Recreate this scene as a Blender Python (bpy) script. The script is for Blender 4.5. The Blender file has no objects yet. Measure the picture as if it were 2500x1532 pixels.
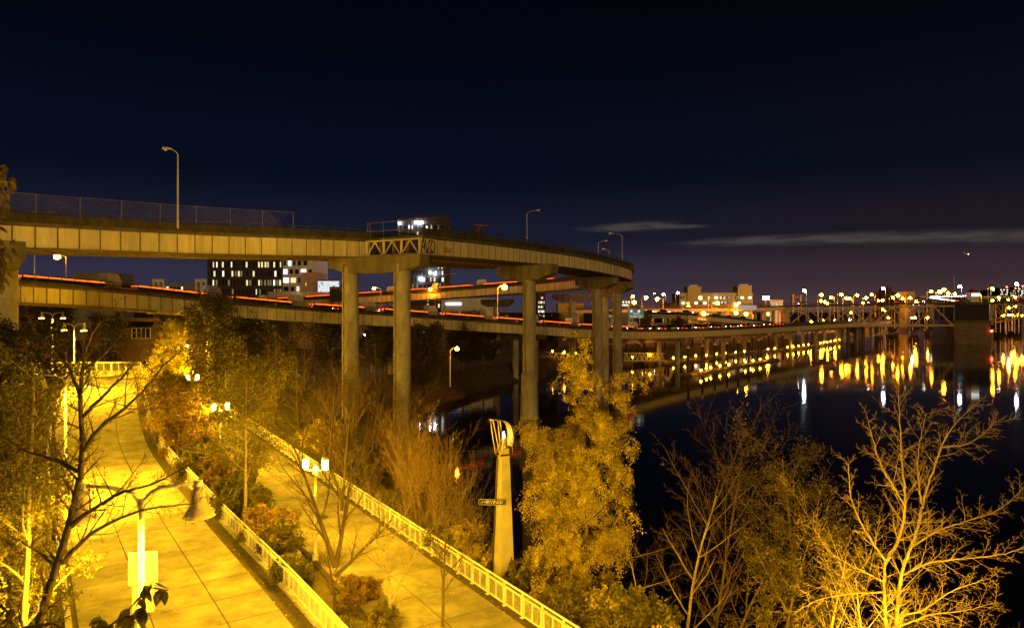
import bpy, bmesh, math, random
import numpy as np
from mathutils import Vector, Matrix

# ------------------------------------------------------------------ camera, sky, sun, exposure
scn = bpy.context.scene
COL = scn.collection
F, CX, HOR, CAMZ = 1667.0, 1250.0, 760.0, 17.2      # metres: water is z = 0, the camera looks along +Y
cd = bpy.data.cameras.new('camera'); cam = bpy.data.objects.new('camera', cd); COL.objects.link(cam)
cam.location = (0, 0, CAMZ); cam.rotation_euler = (math.radians(90), 0, 0)
cd.sensor_width = 36.0; cd.lens = 24.0; cd.shift_y = -6 / 2500.0
cd.clip_start = 0.1; cd.clip_end = 20000
scn.camera = cam

w = bpy.data.worlds.new('World'); scn.world = w; w.use_nodes = True
nt = w.node_tree; nt.nodes.clear()
def wn(t, **k):
    n = nt.nodes.new(t)
    for a, b in k.items(): setattr(n, a, b)
    return n
def wmath(op, a, b=None, c=None):
    n = wn('ShaderNodeMath', operation=op)
    for i, v in enumerate((a, b, c)):
        if v is None: continue
        if isinstance(v, (int, float)): n.inputs[i].default_value = v
        else: nt.links.new(v, n.inputs[i])
    return n.outputs[0]
tc = wn('ShaderNodeTexCoord'); sep = wn('ShaderNodeSeparateXYZ'); nt.links.new(tc.outputs['Generated'], sep.inputs[0])
def wramp(fac, stops):
    r = wn('ShaderNodeValToRGB'); r.color_ramp.interpolation = 'EASE'
    e = r.color_ramp.elements
    while len(e) < len(stops): e.new(0.5)
    for el, (p, c) in zip(e, stops): el.position = p; el.color = (*c, 1)
    nt.links.new(fac, r.inputs[0]); return r.outputs[0]
elev = sep.outputs[2]
west = wramp(elev, [(0.0, (.044, .034, .060)), (.045, (.031, .028, .056)), (.11, (.0080, .0100, .025)), (.2, (.0017, .0038, .0115)), (.42, (.0004, .0012, .0038)), (1, (.0003, .001, .003))])
east = wramp(elev, [(0.0, (.085, .045, .040)), (.05, (.038, .023, .029)), (.11, (.0115, .0092, .016)), (.2, (.0030, .0042, .0095)), (.42, (.0005, .0011, .003)), (1, (.0003, .001, .003))])
az = wmath('ARCTAN2', sep.outputs[0], sep.outputs[1])
sm = wn('ShaderNodeMapRange', interpolation_type='SMOOTHSTEP'); nt.links.new(az, sm.inputs[0]); sm.inputs[1].default_value = -.12; sm.inputs[2].default_value = .55
mx = wn('ShaderNodeMix', data_type='RGBA'); nt.links.new(sm.outputs[0], mx.inputs[0]); nt.links.new(west, mx.inputs[6]); nt.links.new(east, mx.inputs[7])
# thin stratus streaks low in the sky, lit by the town
comb = wn('ShaderNodeCombineXYZ'); nt.links.new(wmath('MULTIPLY', az, 22), comb.inputs[0]); nt.links.new(wmath('MULTIPLY', elev, 210), comb.inputs[1])
nz = wn('ShaderNodeTexNoise'); nz.inputs['Scale'].default_value = 1.0; nz.inputs['Detail'].default_value = 7; nz.inputs['Roughness'].default_value = .62
nt.links.new(comb.outputs[0], nz.inputs['Vector'])
def streak(a0, e0, wa, we, slope):
    da = wmath('SUBTRACT', az, a0)
    de = wmath('SUBTRACT', wmath('SUBTRACT', elev, e0), wmath('MULTIPLY', da, slope))
    q = wmath('ADD', wmath('POWER', wmath('ABSOLUTE', wmath('DIVIDE', da, wa)), 2.6), wmath('POWER', wmath('ABSOLUTE', wmath('DIVIDE', de, we)), 2))
    return wmath('EXPONENT', wmath('MULTIPLY', q, -1))
tot = None
for s in [(.140, .1195, .055, .0055, .02), (.195, .1220, .055, .0075, .0), (.25, .1195, .04, .0030, -.02), (.30, .0962, .075, .0060, .01), (.41, .0962, .10, .0085, -.01), (.53, .0930, .10, .0080, -.03), (.66, .0875, .10, .0095, -.04), (1.5, .09, .4, .008, 0), (-2.3, .10, .4, .008, 0)]:
    v = streak(*s); tot = v if tot is None else wmath('ADD', tot, v)
cl = wn('ShaderNodeMapRange', interpolation_type='SMOOTHSTEP'); nt.links.new(wmath('MULTIPLY', tot, wmath('MULTIPLY_ADD', nz.outputs[0], 1.7, -.15)), cl.inputs[0])
cl.inputs[1].default_value = .12; cl.inputs[2].default_value = 1.25; cl.inputs[4].default_value = .75
mc = wn('ShaderNodeMix', data_type='RGBA'); nt.links.new(cl.outputs[0], mc.inputs[0]); nt.links.new(mx.outputs[2], mc.inputs[6]); mc.inputs[7].default_value = (.072, .064, .056, 1)
# a physical night sky far below the horizon glow, kept faint
sky = wn('ShaderNodeTexSky', sky_type='NISHITA'); sky.sun_disc = False; sky.sun_elevation = math.radians(-4); sky.sun_rotation = math.radians(160)
sk = wn('ShaderNodeMix', data_type='RGBA', blend_type='ADD'); sk.inputs[0].default_value = .01
nt.links.new(mc.outputs[2], sk.inputs[6]); nt.links.new(sky.outputs[0], sk.inputs[7])
bg = wn('ShaderNodeBackground'); bg.inputs[1].default_value = 1.0; nt.links.new(sk.outputs[2], bg.inputs[0])
wo = wn('ShaderNodeOutputWorld'); nt.links.new(bg.outputs[0], wo.inputs[0])

# the town behind the camera: a weak low warm sun
sd = bpy.data.lights.new('sun', 'SUN'); sd.energy = 0.72; sd.angle = math.radians(12); sd.color = (1, .60, .16)
sun = bpy.data.objects.new('sun', sd); COL.objects.link(sun)
sun.rotation_euler = Vector((-.34, .92, -.12)).to_track_quat('-Z', 'Y').to_euler(); sun.location = (40, -60, 60)

scn.render.engine = 'CYCLES'
scn.view_settings.view_transform = 'Standard'; scn.view_settings.look = 'None'
scn.view_settings.exposure = 0; scn.view_settings.gamma = 1; scn.view_settings.use_curve_mapping = False
scn.cycles.use_denoising = True; scn.cycles.max_bounces = 6; scn.cycles.diffuse_bounces = 2; scn.cycles.glossy_bounces = 3
scn.cycles.transmission_bounces = 3; scn.cycles.transparent_max_bounces = 8
scn.cycles.sample_clamp_indirect = 4; scn.cycles.caustics_reflective = False; scn.cycles.caustics_refractive = False

# ------------------------------------------------------------------ helpers
def P(px, py, Z): return Vector(((px - CX) / F * Z, Z, CAMZ - (py - HOR) / F * Z))
def atz(px, py, z):
    Z = (CAMZ - z) * F / (py - HOR); return P(px, py, Z)
rng = random.Random(7)

MATS = {}
def mat(name, col, rough=.8, metal=0., var=.0, scale=2., bump=0., emit=None, strength=0., transl=0., stretch=(1, 1, 1), spec=.4, rand=0., sample=True, col2=None, detail=6):
    if name in MATS: return MATS[name]
    m = bpy.data.materials.new(name); m.use_nodes = True; t = m.node_tree; N = t.nodes; L = t.links
    b = N['Principled BSDF']; b.inputs['Base Color'].default_value = (*col, 1)
    b.inputs['Roughness'].default_value = rough; b.inputs['Metallic'].default_value = metal; b.inputs['Specular IOR Level'].default_value = spec
    c_out = None
    if var or col2 or bump:
        tcn = N.new('ShaderNodeTexCoord'); mp = N.new('ShaderNodeMapping'); mp.inputs['Scale'].default_value = stretch
        L.new(tcn.outputs['Object'], mp.inputs[0])
        no = N.new('ShaderNodeTexNoise'); no.inputs['Scale'].default_value = scale; no.inputs['Detail'].default_value = detail; no.inputs['Roughness'].default_value = .65
        L.new(mp.outputs[0], no.inputs['Vector'])
        r = N.new('ShaderNodeValToRGB'); e = r.color_ramp.elements
        a = tuple(max(0, c * (1 - var)) for c in col); z = tuple(min(1, c * (1 + var)) for c in (col2 or col))
        e[0].position = .32; e[1].position = .68; e[0].color = (*a, 1); e[1].color = (*z, 1)
        L.new(no.outputs[0], r.inputs[0]); c_out = r.outputs[0]
        if bump:
            bp = N.new('ShaderNodeBump'); bp.inputs['Strength'].default_value = bump; bp.inputs['Distance'].default_value = .03
            L.new(no.outputs[0], bp.inputs['Height']); L.new(bp.outputs[0], b.inputs['Normal'])
    if rand:
        oi = N.new('ShaderNodeObjectInfo'); mr = N.new('ShaderNodeMapRange'); mr.inputs[3].default_value = 1 - rand; mr.inputs[4].default_value = 1 + rand
        L.new(oi.outputs['Random'], mr.inputs[0])
        hs = N.new('ShaderNodeHueSaturation'); L.new(mr.outputs[0], hs.inputs['Value'])
        if c_out: L.new(c_out, hs.inputs['Color'])
        else: hs.inputs['Color'].default_value = (*col, 1)
        c_out = hs.outputs[0]
    if c_out: L.new(c_out, b.inputs['Base Color'])
    if emit:
        b.inputs['Emission Color'].default_value = (*emit, 1); b.inputs['Emission Strength'].default_value = strength
        if not sample: m.cycles.emission_sampling = 'NONE'
    if transl:
        tr = N.new('ShaderNodeBsdfTranslucent'); ms = N.new('ShaderNodeMixShader'); ms.inputs[0].default_value = transl
        if c_out: L.new(c_out, tr.inputs[0])
        else: tr.inputs[0].default_value = (*col, 1)
        L.new(b.outputs[0], ms.inputs[1]); L.new(tr.outputs[0], ms.inputs[2]); L.new(ms.outputs[0], N['Material Output'].inputs[0])
    MATS[name] = m; return m

def tag(o, label=None, cat=None, group=None, kind=None):
    if label: o['label'] = label
    if cat: o['category'] = cat
    if group: o['group'] = group
    if kind: o['kind'] = kind
    return o
def thing(name, label, cat, loc=(0, 0, 0), rz=0., group=None):
    o = bpy.data.objects.new(name, None); COL.objects.link(o); o.location = loc; o.rotation_euler = (0, 0, rz)
    o.empty_display_size = .2
    return tag(o, label, cat, group)
def link(name, me, parent=None, loc=None, rot=None):
    o = bpy.data.objects.new(name, me); COL.objects.link(o)
    if parent is not None: o.parent = parent
    if loc is not None: o.location = loc
    if rot is not None: o.rotation_euler = rot
    return o
def children(o): return [c for c in bpy.data.objects if c.parent is o]
KIDS = {}
def copy_tree(o, parent=None):
    c = o.copy(); COL.objects.link(c)
    if parent is not None: c.parent = parent
    ks = KIDS.get(o.name)
    if ks is None: ks = KIDS[o.name] = list(o.children)
    for k in ks: copy_tree(k, c)
    return c

class MB:
    def __init__(s): s.v = []; s.f = []
    def add(s, vs, fs):
        n = len(s.v); s.v.extend(tuple(x) for x in vs); s.f.extend([tuple(i + n for i in f) for f in fs]); return s
    def box(s, a, b):
        x0, y0, z0 = a; x1, y1, z1 = b
        return s.add([(x0, y0, z0), (x1, y0, z0), (x1, y1, z0), (x0, y1, z0), (x0, y0, z1), (x1, y0, z1), (x1, y1, z1), (x0, y1, z1)],
                     [(0, 3, 2, 1), (4, 5, 6, 7), (0, 1, 5, 4), (1, 2, 6, 5), (2, 3, 7, 6), (3, 0, 4, 7)])
    def cbox(s, c, d): return s.box([c[i] - d[i] / 2 for i in range(3)], [c[i] + d[i] / 2 for i in range(3)])
    def bar(s, a, b, wx, wz=None):            # rectangular bar between two points
        wz = wz or wx; a = Vector(a); b = Vector(b); d = (b - a).normalized()
        up = Vector((0, 0, 1)) if abs(d.z) < .95 else Vector((0, 1, 0))
        x = d.cross(up).normalized() * wx / 2; y = x.cross(d).normalized() * wz / 2
        return s.add([a - x - y, a + x - y, a + x + y, a - x + y, b - x - y, b + x - y, b + x + y, b - x + y],
                     [(0, 3, 2, 1), (4, 5, 6, 7), (0, 1, 5, 4), (1, 2, 6, 5), (2, 3, 7, 6), (3, 0, 4, 7)])
    def tube(s, pts, rad, n=8, cap=True):     # swept round tube; rad a number or a list
        pts = [Vector(p) for p in pts]; m = len(pts)
        rad = rad if isinstance(rad, (list, tuple)) else [rad] * m
        vs = []; fs = []
        for i, p in enumerate(pts):
            d = (pts[min(i + 1, m - 1)] - pts[max(i - 1, 0)]).normalized()
            up = Vector((0, 0, 1)) if abs(d.z) < .9 else Vector((0, 1, 0))
            x = d.cross(up).normalized(); y = x.cross(d)
            for k in range(n):
                a = 2 * math.pi * k / n; vs.append(p + (x * math.cos(a) + y * math.sin(a)) * rad[i])
        for i in range(m - 1):
            for k in range(n): fs.append((i * n + k, i * n + (k + 1) % n, (i + 1) * n + (k + 1) % n, (i + 1) * n + k))
        if cap: fs.append(tuple(range(n))[::-1]); fs.append(tuple((m - 1) * n + k for k in range(n)))
        return s.add(vs, fs)
    def lathe(s, prof, n=16, c=(0, 0, 0)):    # (r, z) profile round z
        vs = []; fs = []
        for r, z in prof:
            for k in range(n):
                a = 2 * math.pi * k / n; vs.append((c[0] + r * math.cos(a), c[1] + r * math.sin(a), c[2] + z))
        m = len(prof)
        for i in range(m - 1):
            for k in range(n): fs.append((i * n + k, i * n + (k + 1) % n, (i + 1) * n + (k + 1) % n, (i + 1) * n + k))
        fs.append(tuple(range(n))[::-1]); fs.append(tuple((m - 1) * n + k for k in range(n)))
        return s.add(vs, fs)
    def mesh(s, name, m, smooth=False):
        me = bpy.data.meshes.new(name); me.from_pydata([tuple(v) for v in s.v], [], s.f); me.update()
        if m: me.materials.append(m)
        if smooth:
            me.shade_smooth()
        return me
    def build(s, name, m, parent=None, loc=None, rot=None, smooth=False):
        return link(name, s.mesh(name, m, smooth), parent, loc, rot)

def fastmesh(name, V, Fq, m):                  # numpy verts (n,3), faces (k,3|4)
    me = bpy.data.meshes.new(name); V = np.asarray(V, np.float32); Fq = np.asarray(Fq, np.int32); k = Fq.shape[1]
    me.vertices.add(len(V)); me.vertices.foreach_set('co', V.ravel())
    me.loops.add(Fq.size); me.loops.foreach_set('vertex_index', Fq.ravel())
    me.polygons.add(len(Fq)); me.polygons.foreach_set('loop_start', np.arange(0, Fq.size, k, dtype=np.int32))
    me.update(calc_edges=True)
    if m: me.materials.append(m)
    return me

def spline(pts, step):                         # Catmull-Rom through pts, resampled at about step metres
    pts = [Vector(p) for p in pts]; q = [pts[0] * 2 - pts[1]] + pts + [pts[-1] * 2 - pts[-2]]
    dense = []
    for i in range(1, len(q) - 2):
        a, b, c, d = q[i - 1:i + 3]
        for k in range(40):
            t = k / 40
            dense.append(.5 * ((2 * b) + (c - a) * t + (2 * a - 5 * b + 4 * c - d) * t * t + (3 * b - a - 3 * c + d) * t ** 3))
    dense.append(pts[-1])
    acc = [0.]
    for i in range(1, len(dense)): acc.append(acc[-1] + (dense[i] - dense[i - 1]).length)
    n = max(2, round(acc[-1] / step)); out = []; j = 0
    for i in range(n + 1):
        s = acc[-1] * i / n
        while j < len(acc) - 2 and acc[j + 1] < s: j += 1
        t = (s - acc[j]) / max(1e-6, acc[j + 1] - acc[j]); out.append(dense[j].lerp(dense[j + 1], min(1, t)))
    return out
def frames(st):                                # right-hand horizontal normals at each station
    out = []
    for i in range(len(st)):
        d = st[min(i + 1, len(st) - 1)] - st[max(i - 1, 0)]; d.z = 0; d.normalize(); out.append(Vector((d.y, -d.x, 0)))
    return out
def sweep(mb, st, nr, sec, i0=0, i1=None, cap=True):   # closed section (out, up) along the stations
    i1 = len(st) - 1 if i1 is None else i1; n = len(sec); vs = []; fs = []
    for i in range(i0, i1 + 1):
        for o, z in sec: vs.append(st[i] + nr[i] * o + Vector((0, 0, z)))
    for i in range(i1 - i0):
        for k in range(n): fs.append((i * n + k, i * n + (k + 1) % n, (i + 1) * n + (k + 1) % n, (i + 1) * n + k))
    if cap: fs.append(tuple(range(n))); fs.append(tuple((i1 - i0) * n + k for k in range(n))[::-1])
    return mb.add(vs, fs)
def rect(o0, o1, z0, z1): return [(o0, z0), (o1, z0), (o1, z1), (o0, z1)]
def text_mesh(name, s, size, m, depth=.004):
    c = bpy.data.curves.new(name, 'FONT'); c.body = s; c.size = size; c.extrude = depth; c.align_x = 'CENTER'; c.align_y = 'CENTER'; c.resolution_u = 3
    o = bpy.data.objects.new(name, c); COL.objects.link(o)
    dg = bpy.context.evaluated_depsgraph_get(); me = bpy.data.meshes.new_from_object(o.evaluated_get(dg))
    bpy.data.objects.remove(o); bpy.data.curves.remove(c); me.materials.clear(); me.materials.append(m); return me

# ------------------------------------------------------------------ materials
SOD = (1, .525, .012)
M = dict(
    conc=mat('concrete', (.34, .31, .26), .9, var=.42, scale=.55, bump=.25, stretch=(1, 1, .35)),
    conc_dark=mat('concrete_dark', (.11, .095, .075), .9, var=.5, scale=.8, bump=.3, stretch=(1, 1, .4)),
    slab=mat('slab_concrete', (.26, .238, .185), .85, var=.42, scale=.7, bump=.15, rand=.2, detail=14),
    joint=mat('joint_sand', (.07, .055, .035), .95, var=.4, scale=3),
    kerb=mat('kerb_concrete', (.42, .39, .33), .85, var=.2, scale=3, rand=.1),
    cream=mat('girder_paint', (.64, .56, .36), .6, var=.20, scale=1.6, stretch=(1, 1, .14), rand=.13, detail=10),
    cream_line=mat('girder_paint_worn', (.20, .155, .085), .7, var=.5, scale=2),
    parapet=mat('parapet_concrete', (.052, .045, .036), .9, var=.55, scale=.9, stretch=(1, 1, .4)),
    cap=mat('cap_concrete', (.17, .145, .115), .9, var=.45, scale=.7, bump=.3, stretch=(1, 1, .3)),
    steel_dark=mat('steel_dark', (.055, .042, .033), .7, var=.4, scale=1.5),
    galv=mat('galvanised', (.68, .67, .64), .5, metal=.1, var=.12, scale=4),
    galv_far=mat('galvanised_lamp', (.62, .58, .60), .5, metal=.1),
    asphalt=mat('asphalt', (.055, .05, .045), .92, var=.25, scale=6, bump=.2),
    soil=mat('soil', (.05, .037, .02), .95, var=.55, scale=1.3, bump=.5, col2=(.085, .07, .032)),
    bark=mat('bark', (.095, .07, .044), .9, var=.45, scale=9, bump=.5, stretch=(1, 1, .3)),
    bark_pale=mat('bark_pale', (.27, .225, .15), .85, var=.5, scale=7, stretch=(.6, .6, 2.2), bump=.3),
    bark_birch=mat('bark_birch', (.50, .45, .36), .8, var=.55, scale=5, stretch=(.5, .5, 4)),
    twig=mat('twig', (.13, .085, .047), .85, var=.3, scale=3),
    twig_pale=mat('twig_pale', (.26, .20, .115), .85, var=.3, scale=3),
    white=mat('white_paint', (.72, .70, .66), .6, var=.08, scale=2),
    black=mat('black_paint', (.012, .012, .013), .45),
    glass=mat('dark_glass', (.015, .017, .02), .12, spec=.6),
    rubber=mat('rubber', (.02, .02, .02), .8),
    rim=mat('wheel_rim', (.5, .5, .52), .35, metal=.8),
)
def leafmat(n, c, c2, tr=.35): return mat(n, c, .6, var=.5, scale=2.6, col2=c2, transl=tr, spec=.25)
LM = dict(
    gold=leafmat('leaf_gold', (.32, .255, .035), (.56, .46, .08)),
    olive=leafmat('leaf_olive', (.095, .082, .018), (.20, .17, .035)),
    amber=leafmat('leaf_amber', (.15, .098, .018), (.26, .18, .035)),
    green=leafmat('leaf_green', (.085, .085, .015), (.17, .155, .03)),
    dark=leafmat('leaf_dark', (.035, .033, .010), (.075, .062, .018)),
)
def emit(name, c, s, sample=True): return mat(name, (.02, .02, .02), .5, emit=c, strength=s, sample=sample)
E = dict(
    lantern=emit('lantern_glow', SOD, 4000), lantern_bank=emit('lantern_glow_bank', SOD, 2800), lantern_near=emit('lantern_glow_strong', SOD, 4600), bell=emit('bell_glow', SOD, 7800),
    sodium=emit('sodium_far', (1, .27, .006), 320), sodium_mid=emit('sodium_mid', (1, .30, .004), 600), led=emit('white_far', (.80, .92, 1), 130),
    dock=emit('dock_glow', (1, .36, .009), 130), beacon=emit('beacon_red', (1, .05, .02), 30),
    tail=emit('tail_glow', (1, .055, .003), 4.5), tail_b=emit('tail_glow_amber', (1, .10, .004), 4.0), head=emit('head_glow', (1, .93, .80), 160),
    win_a=emit('window_warm', (1, .82, .42), 1.1, False), win_b=emit('window_cream', (1, .92, .66), 1.9, False),
    win_c=emit('window_white', (.92, 1, 1), 2.2, False), win_d=emit('window_dim', (1, .72, .30), .22, False), board=emit('billboard_flood_glow', (.9, .95, 1), .85, False),
)
# ------------------------------------------------------------------ ground, water
SHORE = [(75, -60), (42, -15), (20, 10), (12.5, 22), (8, 32), (1, 42), (-5, 55), (-9.5, 70), (-13, 84), (-16, 100), (-13, 128), (-2, 160), (14, 190), (38, 224), (75, 262), (112, 310), (150, 352), (196, 405), (222, 446), (300, 560), (430, 690), (610, 800), (1300, 860), (4500, 1100)]
LF = [(11, 2, 3.8), (1.4, 15, 3.8), (-9.9, 31.6, 3.8), (-21.4, 48, 3.65), (-34.2, 66, 4.5), (-45.8, 85, 6.9), (-56.9, 105, 7.9)]     # ramp fence
RF = [(16.5, 4.5, 3.8), (9.9, 15, 3.8), (-.86, 31.9, 3.8), (-20.8, 63.3, 3.8), (-28.4, 75.3, 3.8), (-37, 88, 3.9), (-50, 104, 4.4), (-66, 122, 5)]   # river fence
lfY = np.array([p[1] for p in LF]); lfX = np.array([p[0] for p in LF]); lfZ = np.array([p[2] for p in LF])
rfY = np.array([p[1] for p in RF]); rfX = np.array([p[0] for p in RF])
def sst(t): t = np.clip(t, 0, 1); return t * t * (3 - 2 * t)
def ground_z(X, Y):
    X = np.asarray(X, float); Y = np.asarray(Y, float)
    best = np.full(X.shape, 1e18); sign = np.ones(X.shape)
    for (ax, ay), (bx, by) in zip(SHORE[:-1], SHORE[1:]):
        dx, dy = bx - ax, by - ay; t = np.clip(((X - ax) * dx + (Y - ay) * dy) / (dx * dx + dy * dy), 0, 1)
        ex = X - ax - t * dx; ey = Y - ay - t * dy; d2 = ex * ex + ey * ey
        cr = dx * (Y - ay) - dy * (X - ax); m = d2 < best
        best = np.where(m, d2, best); sign = np.where(m, np.sign(cr), sign)
    d = np.sqrt(best) * sign
    xl = np.interp(Y, lfY, lfX); zl = np.interp(Y, list(lfY) + [116, 150, 260], list(lfZ) + [7.9, 5.6, 5.0]); xr = np.interp(Y, rfY, rfX) - 6.2
    top = 3.8 + (zl - 3.8) * sst((xr - X) / np.maximum(.6, xr - xl))
    top = np.where(Y > 110, 4.2 + (zl - 4.2) * sst((-50 - X) / 12), top)
    wob = .35 * np.sin(X * .31 + Y * .17) * np.sin(Y * .23 - X * .11)
    z = np.interp(d, [-40, -6, 0, 2.5, 6.5], [-6, -1.6, -.05, 1.7, 0]) 
    bank = -.05 + (top + .05) * sst((d + .3) / 6.5)
    inl = sst((d - 5) / 10) * (np.abs(X) > 60)
    return np.where(d < 0, np.interp(d, [-40, -6, 0], [-6, -1.6, -.05]), bank - .16 + wob * .3 * sst(d / 3) * (d < 7) + wob * inl)
def gz(x, y): return float(ground_z(np.array([x]), np.array([y]))[0])
def axis(segs):
    a = []
    for lo, hi, st in segs: a.extend(np.arange(lo, hi, st))
    return np.array(a)
xs = axis([(-6000, -400, 700), (-400, -110, 14), (-110, 60, 1.0), (60, 260, 7), (260, 900, 32), (900, 6001, 600)])
ys = axis([(-400, -20, 38), (-20, 135, 1.0), (135, 460, 6), (460, 1100, 32), (1100, 9001, 790)])
gx, gy = np.meshgrid(xs, ys); gzv = ground_z(gx, gy)
nx, ny = len(xs), len(ys); idx = np.arange(nx * ny).reshape(ny, nx)
faces = np.stack([idx[:-1, :-1].ravel(), idx[:-1, 1:].ravel(), idx[1:, 1:].ravel(), idx[1:, :-1].ravel()], 1)
g = link('ground', fastmesh('ground', np.stack([gx.ravel(), gy.ravel(), gzv.ravel()], 1), faces, M['soil']))
g.data.shade_smooth(); tag(g, kind='structure')

wm = bpy.data.materials.new('river_water'); wm.use_nodes = True; t = wm.node_tree; b = t.nodes['Principled BSDF']
b.inputs['Base Color'].default_value = (.003, .0035, .004, 1); b.inputs['Roughness'].default_value = .055; b.inputs['IOR'].default_value = 1.33; b.inputs['Specular IOR Level'].default_value = .5
tcn = t.nodes.new('ShaderNodeTexCoord'); mp = t.nodes.new('ShaderNodeMapping'); mp.inputs['Scale'].default_value = (.22, .5, 1); t.links.new(tcn.outputs['Object'], mp.inputs[0])
n1 = t.nodes.new('ShaderNodeTexNoise'); n1.inputs['Scale'].default_value = 1.2; n1.inputs['Detail'].default_value = 4; t.links.new(mp.outputs[0], n1.inputs['Vector'])
bp = t.nodes.new('ShaderNodeBump'); bp.inputs['Strength'].default_value = .35; bp.inputs['Distance'].default_value = .022; t.links.new(n1.outputs[0], bp.inputs['Height']); t.links.new(bp.outputs[0], b.inputs['Normal'])
n2 = t.nodes.new('ShaderNodeTexNoise'); n2.inputs['Scale'].default_value = .012; n2.inputs['Detail'].default_value = 3; t.links.new(tcn.outputs['Object'], n2.inputs['Vector'])
mr = t.nodes.new('ShaderNodeMapRange'); mr.inputs[1].default_value = .35; mr.inputs[2].default_value = .7; mr.inputs[3].default_value = .032; mr.inputs[4].default_value = .07; t.links.new(n2.outputs[0], mr.inputs[0]); t.links.new(mr.outputs[0], b.inputs['Roughness'])
tag(MB().add([(-60, -200, 0), (6000, -200, 0), (6000, 1200, 0), (-60, 1200, 0)], [(0, 1, 2, 3)]).build('river_water', wm), kind='structure')

# ------------------------------------------------------------------ the two paths, slab by slab
def path(name, pts, cols, step, o_base):
    st = spline(pts, step); nr = frames(st)
    base = tag(sweep(MB(), st, nr, rect(o_base[0], o_base[1], -.35, 0)).build(name, M['joint']), kind='structure')
    for i in range(len(st) - 1):
        for a, c in cols:
            mb = MB(); vs = []
            d = (st[i + 1] - st[i]).normalized() * .035
            tilt = rng.uniform(-.004, .004)
            for zz in (-.05, .03 + tilt):
                for k, o in ((0, a + .03), (0, c - .03), (1, c - .03), (1, a + .03)):
                    p = st[i + k] + nr[i + k] * o + (d if k == 0 else -d); vs.append(p + Vector((0, 0, zz)))
            mb.add(vs, [(0, 1, 2, 3), (7, 6, 5, 4), (0, 4, 5, 1), (1, 5, 6, 2), (2, 6, 7, 3), (3, 7, 4, 0)])
            mb.build('concrete_slab', M['slab'], base)
    return base, st, nr
ramp_path, lst, lnr = path('ramp_path', LF, [(-8.5, -5.85), (-5.85, -3.2), (-3.2, -.95)], 2.75, (-8.7, .25))
river_path, rst, rnr = path('river_path', RF, [(-5.6, -3.0), (-3.0, -.35)], 2.9, (-5.8, .25))
k = MB(); sweep(k, lst, lnr, rect(-8.95, -8.7, -.3, .14)); k.build('kerb', M['kerb'], ramp_path)
kst = spline(LF, 1.5); knr = frames(kst)
for i in range(len(kst) - 1):
    m_ = MB(); d = (kst[i + 1] - kst[i]).normalized()
    m_.bar(kst[i] + d * .12 + knr[i] * -.12 + Vector((0, 0, .07)), kst[i + 1] - d * .12 + knr[i + 1] * -.12 + Vector((0, 0, .07)), .2, .17)
    m_.build('kerb_stone', M['kerb'], ramp_path)
# landing where the ramp turns off at the far end
lm = MB(); lm.box((-92, 97, 7.4), (-57.5, 105.5, 7.93)); tag(lm.build('landing', M['slab']), kind='structure')

def fence(name, label, pts, h, step, o=0., rail2=True):
    st = spline(pts, step); nr = frames(st); L = (st[1] - st[0]).length
    st = [p + n * o for p, n in zip(st, nr)]
    root = thing(name, label, 'fence', st[0])
    pm = MB(); pm.cbox((0, 0, h / 2 - .1), (.09, .07, h + .2)); pm.cbox((0, 0, .05), (.2, .16, .02)); pmesh = pm.mesh('post', M['galv'])
    wmb = MB()
    a, c = .10, L - .10
    for zz in (.14, h - .16): wmb.bar((a, 0, zz), (c, 0, zz), .06)
    for xx in (a, c, L / 2): wmb.bar((xx, 0, .14), (xx, 0, h - .16), .05)
    nh = 11
    for q in range(1, nh): zz = .14 + (h - .3) * q / nh; wmb.bar((a, 0, zz), (c, 0, zz), .008)
    nv = 17
    for q in range(1, nv): xx = a + (c - a) * q / nv; wmb.bar((xx, .008, .14), (xx, .008, h - .16), .006)
    wmesh = wmb.mesh('mesh_panel', M['galv'])
    for i in range(len(st)):
        ang = math.atan2(-nr[i].x, nr[i].y) + math.pi / 2
        link('post', pmesh, root, st[i] - st[0], (0, 0, ang))
        if i < len(st) - 1:
            d = st[i + 1] - st[i]
            link('mesh_panel', wmesh, root, st[i] - st[0], (0, -math.atan2(d.z, math.hypot(d.x, d.y)), math.atan2(d.y, d.x)))
    s0 = [p - st[0] for p in st]
    r = MB(); r.tube([p + Vector((0, 0, h + .02)) for p in s0], .05, 8); r.build('top_rail', M['galv'], root, smooth=True)
    if rail2:
        r = MB(); r.tube([p + n * -.12 + Vector((0, 0, h - .12)) for p, n in zip(s0, nr)], .032, 6); r.build('hand_rail', M['galv'], root, smooth=True)
    return st
fence('railing_fence', 'galvanised mesh railing between the wide ramp path and the planting strip', LF, 1.12, 1.5)
fence('railing_fence', 'galvanised mesh railing between the riverside path and the river bank', RF, 1.12, 1.5)
fence('railing_fence', 'short galvanised railing across the far end of the ramp path', [(-57.2, 105.2, 7.93), (-66, 105.4, 7.93), (-78, 105.6, 7.93)], 1.45, 2.2)

def manhole(p, label):
    m_ = MB(); m_.lathe([(.42, 0), (.42, .012), (.38, .02), (.36, .014), (.0001, .016)], 20)
    o = m_.build('manhole_cover', M['steel_dark'], None, p); tag(o, label, 'manhole cover', None)
p = atz(294, 1109, 3.78); manhole((p.x, p.y, gz(p.x, p.y) + .2), 'round iron manhole cover in the wide ramp path')
p = atz(786, 1262, 3.83); manhole((p.x, p.y, 3.832), 'round iron manhole cover in the riverside path')

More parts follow.
